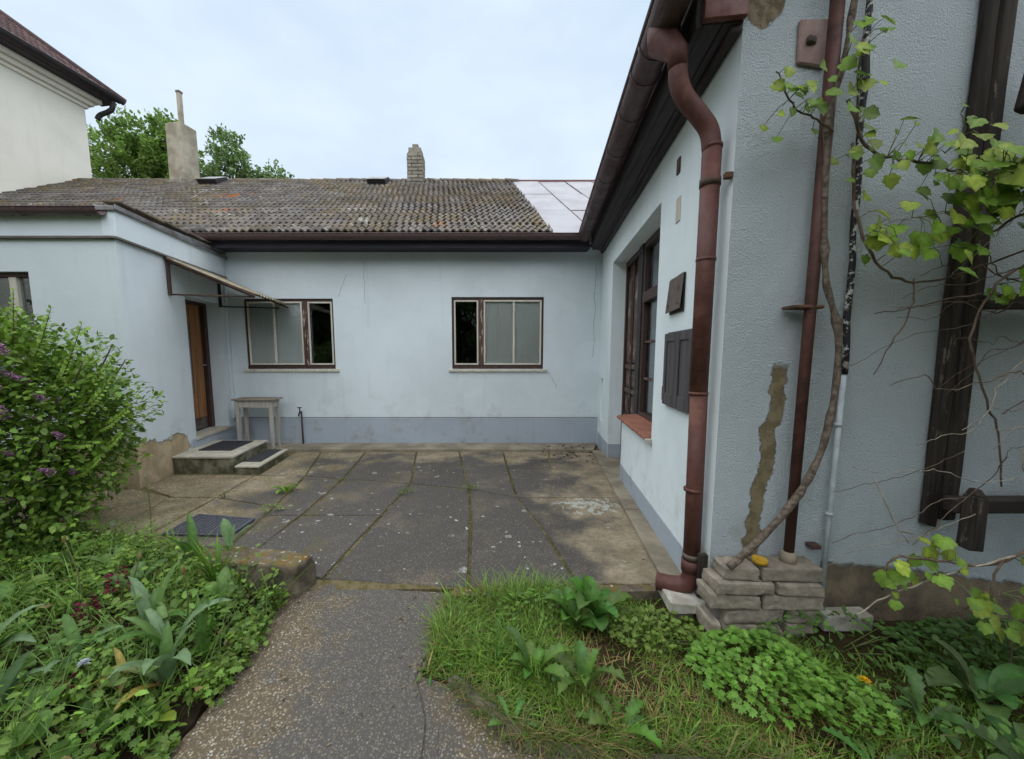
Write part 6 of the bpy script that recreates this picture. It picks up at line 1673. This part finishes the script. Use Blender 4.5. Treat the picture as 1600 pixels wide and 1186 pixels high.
flower('speedwell', (-1.76, 1.46, .04), (-1.75, 1.45, .20), 'single small pale blue flower in the bed', (0.5, 0.55, 0.62), 'daisy')
flower('dandelion_flower', (1.60, 1.48, -.02), (1.605, 1.48, .09), 'single orange-yellow dandelion flower in the right lawn', (0.75, 0.42, 0.01), 'daisy')
flower('allium_stem', (-2.45, 2.5, .05), (-2.43, 2.5, .66), 'tall thin stem with a pale bud standing before the paving', (0.4, 0.36, 0.26), 'bud')
flower('poppy_stem', (-2.25, 1.9, .05), (-2.34, 1.92, .50), 'tall bent stem with an ochre bud at the left of the bed', (0.32, 0.22, 0.1), 'bud')
flower('poppy_stem', (-2.05, 1.85, .05), (-1.92, 1.9, .42), 'shorter stem with a pale bud behind the red flowers', (0.36, 0.3, 0.14), 'bud')
flower('poppy_stem', (-1.58, 1.75, .05), (-1.55, 1.74, .43), 'straight stem with an orange-brown bud in mid bed', (0.3, 0.17, 0.07), 'bud')

# --------------------------------------- grape vine on the end wall
vine = thing('grape_vine', (1.33, 1.90, 0.36), 'grape vine climbing the stucco end wall on an old crooked trunk', 'vine')
trunk = spline([(1.22, 1.84, 0.395), (1.35, 1.86, 0.50), (1.50, 1.86, 0.68), (1.62, 1.87, 0.86), (1.70, 1.88, 1.08), (1.735, 1.89, 1.36), (1.72, 1.89, 1.62), (1.655, 1.90, 1.84), (1.625, 1.90, 2.02), (1.60, 1.90, 2.35), (1.59, 1.90, 2.62), (1.635, 1.90, 2.86), (1.66, 1.89, 3.2)], 5)
nT = len(trunk)
tube('trunk', trunk, [0.0185 - 0.008 * i / (nT - 1) + 0.002 * math.sin(i * 1.3) + (0.005 if i % 9 == 4 else 0) for i in range(nT)], MAT['bark'], vine, 10, 0.10)
STEMS = [
    ([(1.60, 1.88, 2.55), (1.50, 1.86, 2.60), (1.40, 1.84, 2.62), (1.31, 1.82, 2.70), (1.27, 1.82, 2.78)], .005, 'twig'),
    ([(1.66, 1.88, 2.70), (1.74, 1.86, 2.48), (1.86, 1.84, 2.42), (2.02, 1.82, 2.38), (2.10, 1.80, 2.34)], .008, 'twig'),
    ([(1.70, 1.88, 2.5), (1.72, 1.86, 2.2), (1.80, 1.84, 1.98), (1.93, 1.82, 1.86), (2.12, 1.82, 1.86), (2.35, 1.76, 1.95), (2.6, 1.70, 2.05)], .007, 'twig'),
    ([(2.75, 1.65, 2.35), (2.5, 1.66, 2.25), (2.3, 1.68, 2.12), (2.12, 1.70, 2.0)], .008, 'twig'),
    ([(2.8, 1.62, 2.1), (2.55, 1.65, 1.96), (2.32, 1.70, 1.88), (2.2, 1.72, 1.7), (2.22, 1.74, 1.5), (2.36, 1.76, 1.25), (2.45, 1.78, 1.12), (2.52, 1.8, 0.85)], .006, 'twig'),
    ([(2.20, 1.72, 1.78), (2.04, 1.80, 1.74), (1.86, 1.86, 1.70)], .004, 'twig'),
    ([(2.7, 1.6, 1.75), (2.52, 1.68, 1.60), (2.36, 1.74, 1.38)], .004, 'pale_twig'),
    ([(2.72, 1.6, 1.42), (2.58, 1.7, 1.36), (2.42, 1.76, 1.22)], .004, 'twig'),
    ([(2.60, 1.66, 1.7), (2.52, 1.7, 1.3), (2.50, 1.72, 1.0), (2.62, 1.74, 0.86)], .004, 'pale_twig'),
    ([(2.75, 1.62, 1.2), (2.55, 1.7, 1.17), (2.38, 1.75, 1.14)], .0035, 'pale_twig'),
    ([(1.84, 1.75, 0.9), (1.90, 1.72, 0.74), (1.98, 1.70, 0.60)], .004, 'pale_twig'),
    ([(2.55, 1.55, 0.9), (2.36, 1.56, 0.66), (2.22, 1.58, 0.56), (2.05, 1.6, 0.57), (1.86, 1.62, 0.58), (1.80, 1.62, 0.54), (1.80, 1.62, 0.42)], .007, 'twig'),
    ([(2.30, 1.56, 0.62), (2.05, 1.6, 0.50), (1.85, 1.62, 0.40), (1.70, 1.64, 0.28)], .005, 'pale_twig'),
    ([(2.24, 1.56, 0.60), (2.20, 1.55, 0.42), (2.30, 1.54, 0.22), (2.34, 1.54, 0.05)], .005, 'twig'),
    ([(2.26, 1.56, 0.44), (2.08, 1.57, 0.34)], .004, 'twig'),
    ([(1.70, 1.88, 2.95), (1.68, 1.86, 2.75), (1.70, 1.86, 2.55)], .006, 'twig'),
    ([(2.05, 1.8, 2.42), (2.1, 1.78, 2.5), (2.08, 1.78, 2.58)], .003, 'leaf_stem'),
    ([(2.0, 1.82, 1.86), (2.0, 1.82, 1.72), (1.92, 1.82, 1.55), (1.86, 1.83, 1.4)], .0035, 'twig'),
]
for i_ in range(26):
    a_ = Vector((random.uniform(2.3, 2.75), random.uniform(1.62, 1.82), random.uniform(0.7, 2.3)))
    d_ = Vector((random.uniform(-.75, -.15), random.uniform(-.05, .12), random.uniform(-.7, .15)))
    STEMS.append(([a_] + [a_ + d_ * t_ + Vector((random.uniform(-.035, .035), 0, random.uniform(-.04, .04))) for t_ in (.2, .4, .6, .8)] + [Vector((a_.x + d_.x, min(1.93, a_.y + d_.y), max(.25, a_.z + d_.z)))], random.uniform(.0016, .0032), random.choice(['twig', 'twig', 'pale_twig'])))
CANE = [p for p in trunk]; PET = Geo()
for pts, r_, m_ in STEMS:
    q = spline(pts, 5)
    CANE += q
    jn = [p + Vector((random.uniform(-.005, .005), random.uniform(-.004, .004), random.uniform(-.006, .006))) for p in q]
    tube('cane', jn, [r_ * (1 - .4 * i / (len(q) - 1)) for i in range(len(q))], MAT[m_], vine, 6, 0.12)
# leaves: clusters (centre, spread, how many, size, brightness)
CL = [((1.30, 1.80, 2.62), (.05, .03, .06), 4, .085, 1.0), ((1.42, 1.79, 2.72), (.06, .04, .06), 8, .085, 1.15), ((1.44, 1.79, 2.60), (.05, .03, .04), 4, .08, .9),
      ((1.66, 1.80, 2.90), (.06, .04, .07), 7, .075, 1.3), ((1.68, 1.80, 2.72), (.05, .04, .06), 6, .075, 1.1), ((1.68, 1.82, 2.45), (.04, .03, .08), 5, .075, .8),
      ((1.80, 1.80, 2.40), (.06, .04, .05), 6, .075, 1.05), ((1.76, 1.80, 2.06), (.05, .03, .06), 5, .085, 1.05), ((1.90, 1.80, 2.48), (.05, .03, .04), 3, .07, 1.2),
      ((2.02, 1.76, 2.42), (.06, .04, .08), 8, .08, 1.05), ((2.06, 1.70, 2.20), (.09, .06, .10), 22, .09, 1.15), ((1.95, 1.74, 2.02), (.10, .05, .07), 13, .085, 1.25),
      ((2.20, 1.66, 2.24), (.10, .06, .10), 26, .095, 1.2), ((2.36, 1.62, 2.34), (.10, .07, .10), 26, .095, 1.3), ((2.42, 1.58, 2.15), (.10, .07, .12), 26, .095, 1.15),
      ((2.48, 1.56, 2.52), (.08, .06, .12), 16, .09, 1.3), ((2.46, 1.60, 1.88), (.08, .05, .12), 18, .09, 1.2), ((2.36, 1.62, 1.98), (.06, .05, .05), 8, .08, 1.25), ((2.28, 1.7, 1.78), (.03, .02, .03), 3, .07, 1.2),
      ((2.44, 1.60, 2.75), (.06, .05, .07), 7, .085, 1.1), ((2.03, 1.64, 0.64), (.04, .03, .04), 5, .085, 1.25), ((1.86, 1.60, 0.50), (.05, .03, .05), 6, .075, 1.2), ((2.05, 1.58, 0.50), (.06, .03, .04), 7, .08, 1.2),
      ((2.22, 1.52, 0.36), (.06, .03, .06), 7, .085, 1.1), ((2.36, 1.50, 0.55), (.05, .03, .05), 5, .08, 1.05), ((2.46, 1.50, 0.7), (.05, .04, .08), 6, .08, .95), ((2.40, 1.5, 0.2), (.08, .04, .07), 8, .09, .8)]
lm = {}
for c_, s_, n_, sz, br in CL:
    for i in range(int(n_ * (2.0 if c_[0] > 2.0 and c_[2] > 1 else 1.5) + .5)):
        p = Vector([c_[k] + random.gauss(0, s_[k]) for k in range(3)])
        if p.y > 1.93: p.y = 1.9
        az = random.uniform(0, 6.28)
        d = Vector((math.cos(az) * .7, -0.35 + random.uniform(-.3, .2), -0.55 + random.uniform(-.5, .5))).normalized()
        nrm = Vector((random.uniform(-.6, .6), -1.0, 0.45 + random.uniform(-.4, .5))).normalized()
        S = sz * random.uniform(.32, .88)
        young = random.random() < 0.35
        col = np.array([(0.17, 0.29, 0.035) if not young else (0.31, 0.4, 0.055)]) * br * random.uniform(.75, 1.2)
        v, f, c = leaf_arrays(np.array([p]), np.array([d]), np.array([nrm]), np.array([S]), VINE, col, 1.0)
        c = c * rng.uniform(.82, 1.1, (len(c), 1)); c[0] *= 1.45; c[7] *= .75; c[17] *= .75; c[12] *= 1.1
        np_mesh('leaf', v, f, np.zeros((0, 4), int), c, MAT['leaf'], vine)
        near = min(CANE, key=lambda q: (q - p).length_squared)
        if (near - p).length < 0.15:
            V_, F_ = tube_vf([near, near.lerp(p, .5) + Vector((0, -.01, .012)), p], [.0022, .0018, .0014], 4, False)
            PET.add(V_, F_)

stuff(PET.build('petioles', MAT['leaf_stem'], vine))
# --------------------------------------- trees behind the roof
def tree(name, base, lobes, n, size, col, label, trunk_r=0.16):
    root = thing(name, base, label, 'tree')
    b = Vector(base); c0 = Vector(lobes[0][:3])
    tr_ = spline([b, b.lerp(c0, .5) + Vector((.15, 0, 0)), c0], 6)
    tube('trunk', tr_, [trunk_r * (1 - .7 * i / (len(tr_) - 1)) for i in range(len(tr_))], MAT['bush_twig'], root, 8)
    for l in lobes:
        for _ in range(2):
            e = Vector(l[:3]) + Vector((random.uniform(-.6, .6) * l[3], random.uniform(-.6, .6) * l[4], random.uniform(0, .8) * l[5]))
            tube('limb', spline([tr_[3].lerp(tr_[-1], random.uniform(.2, .9)), tr_[-1].lerp(e, .5) + Vector((0, 0, .1)), e], 4), [.05, .045, .04, .035, .03, .025, .018, .012, .008], MAT['bush_twig'], root, 5)
    # twigs: leaves sit in sprays, which leaves gaps and clumps
    k = n // 14
    Pc, Dc = bush_points(k, lobes, 0.35); k = len(Pc)
    Dc = Dc * .8 + unit(k) * .6 + np.array([[0, 0, .15]])
    sp = rng.uniform(.25, .6, (k, 1, 1)) * size * 4
    t = rng.uniform(0, 1, (k, 14, 1))
    P = (Pc[:, None, :] + Dc[:, None, :] * t * sp + rng.normal(0, size * .45, (k, 14, 3))).reshape(-1, 3)
    m = len(P)
    C = np.repeat(colours(k, col, .4, .35), 14, 0) * rng.uniform(.8, 1.2, (m, 1))
    dirs = np.repeat(Dc, 14, 0) + unit(m) * .9
    v, f, c = leaf_arrays(P, dirs, np.array([[0, -.2, 1.0]]) + unit(m) * .8, rng.uniform(size * .6, size * 1.3, m), OVAL, C, 1.25)
    stuff(np_mesh('crown', v, f, np.zeros((0, 4), int), c, MAT['far_leaf'], root))
    return root
tree('garden_tree', (-13.6, 15, 0), [(-13.4, 15, 8.4, 1.7, 1.5, 1.15), (-12.2, 15, 8.9, 0.9, 1.0, 1.15), (-14.4, 15, 8.7, 1.0, 1.0, 1.0), (-13.3, 14.6, 9.5, 0.8, 0.8, 0.55), (-12.0, 15, 7.8, 1.0, 1.0, 0.9), (-12.6, 15, 10.0, .5, .5, .4)], 15000, 0.13, (0.14, 0.24, 0.05), 'broad leafy tree behind the roof between neighbouring house and flue chimney', .25)
tree('garden_tree', (-9.9, 15, 0), [(-10.1, 15, 8.2, 0.75, 0.8, 1.4), (-10.2, 15, 9.2, 0.45, 0.5, 0.75), (-9.2, 15, 7.7, 0.8, 0.8, 0.75), (-8.4, 15, 7.75, 0.6, .6, .7), (-11.0, 15, 7.8, 0.6, .7, .7)], 9500, 0.11, (0.15, 0.24, 0.09), 'narrow grey-green tree behind the roof right of the flue chimney', .18)
# unseen trees added behind the viewer to shade end wall and darken panes
tree('shade_tree_right', (3.9, -0.6, 0), [(3.7, -0.4, 3.0, 1.3, 1.0, 1.3), (2.5, -1.0, 3.6, 1.2, 1.0, 1.0), (4.5, 0.6, 2.8, 1.3, .9, 1.3), (3.6, -1.8, 3.4, 1.5, 1.2, 1.3), (4.9, -0.8, 2.4, 1.2, 1.2, 1.3)], 10000, 0.16, (0.06, 0.12, 0.025), 'unseen tree added behind the viewer on the right to shade the end wall', .14)
tree('reflection_tree', (-1.5, -9.5, 0), [(-1.5, -9.5, 3.6, 3.0, 2.2, 2.4), (1.8, -9.8, 3.2, 2.6, 2.0, 2.2), (-4.8, -9.6, 3.2, 2.6, 2.0, 2.2), (-8.2, -9.4, 3.3, 2.6, 2.0, 2.4), (-11.5, -9.2, 3.2, 2.6, 2.0, 2.4)], 24000, 0.30, (0.06, 0.11, 0.025), 'unseen tree added far behind the viewer for dark reflections in the panes', .25)

# --------------------------------------- small litter on the paving and the path
k = 260
pp = np.column_stack([rng.uniform(-2.6, 1.1, k), rng.uniform(2.35, 5.6, k), np.full(k, 0.006)])
p2 = np.column_stack([rng.uniform(-1.2, -0.35, 90), rng.uniform(1.25, 2.2, 90), np.full(90, -0.004)])
pp = np.concatenate([pp, p2]); k = len(pp)
cc = np.array([[0.2, 0.14, 0.08]]) * rng.uniform(.4, 1.8, (k, 1))
v, f, c = leaf_arrays(pp, unit(k) * np.array([[1, 1, .1]]), np.array([[0, 0, 1.0]]) + unit(k) * .3, rng.uniform(.008, .026, k), SMALL, cc, rng.uniform(.3, 1.2, k))
tag(np_mesh('leaf_litter', v, f, np.zeros((0, 4), int), c, MAT['leaf']), 'scattered bits of dry leaf litter on patio and path', 'litter', None, 'stuff')
# dead straw combed over the edging of the lawn
q = np.array([(-0.20, 1.585), (0.10, 1.31), (0.5, 1.26), (1.1, 1.19)])
t = rng.uniform(0, 2.999, 1300); i0 = t.astype(int); fr_ = (t - i0)[:, None]
b = q[i0] * (1 - fr_) + q[i0 + 1] * fr_ + rng.normal(0, .018, (1300, 2)) + np.array([[0.0, 0.02]])
n_ = len(b)
V, F, C = grass_arrays(np.column_stack([b, np.full(n_, -.01)]), rng.uniform(.03, .10, n_), rng.uniform(.002, .004, n_), rng.normal(-1.6, 1.2, n_), rng.uniform(.2, 1.1, n_), rng.uniform(.3, 1.4, n_), np.where(rng.uniform(0, 1, (n_, 1)) < .35, np.array([[0.33, 0.23, 0.1]]), np.array([[0.12, 0.2, 0.03]])) * rng.uniform(.5, 1.3, (n_, 1)))
tag(np_mesh('edge_straw', V, F, np.zeros((0, 4), int), C, MAT['grass']), 'straw and grass hanging over the lawn edging', 'grass', None, 'stuff')

tree('shade_tree_left', (-6.4, 0.0, 0), [(-6.0, 0.2, 3.3, 1.5, 1.2, 1.3), (-7.2, 0.8, 3.2, 1.3, 1.2, 1.2), (-5.6, -0.9, 3.7, 1.3, 1.1, 1.1)], 9000, 0.15, (0.06, 0.12, 0.025), 'unseen tree added behind the viewer on the left to shade the annex front', .13)  # unseen tree, added to cast shade on the annex front
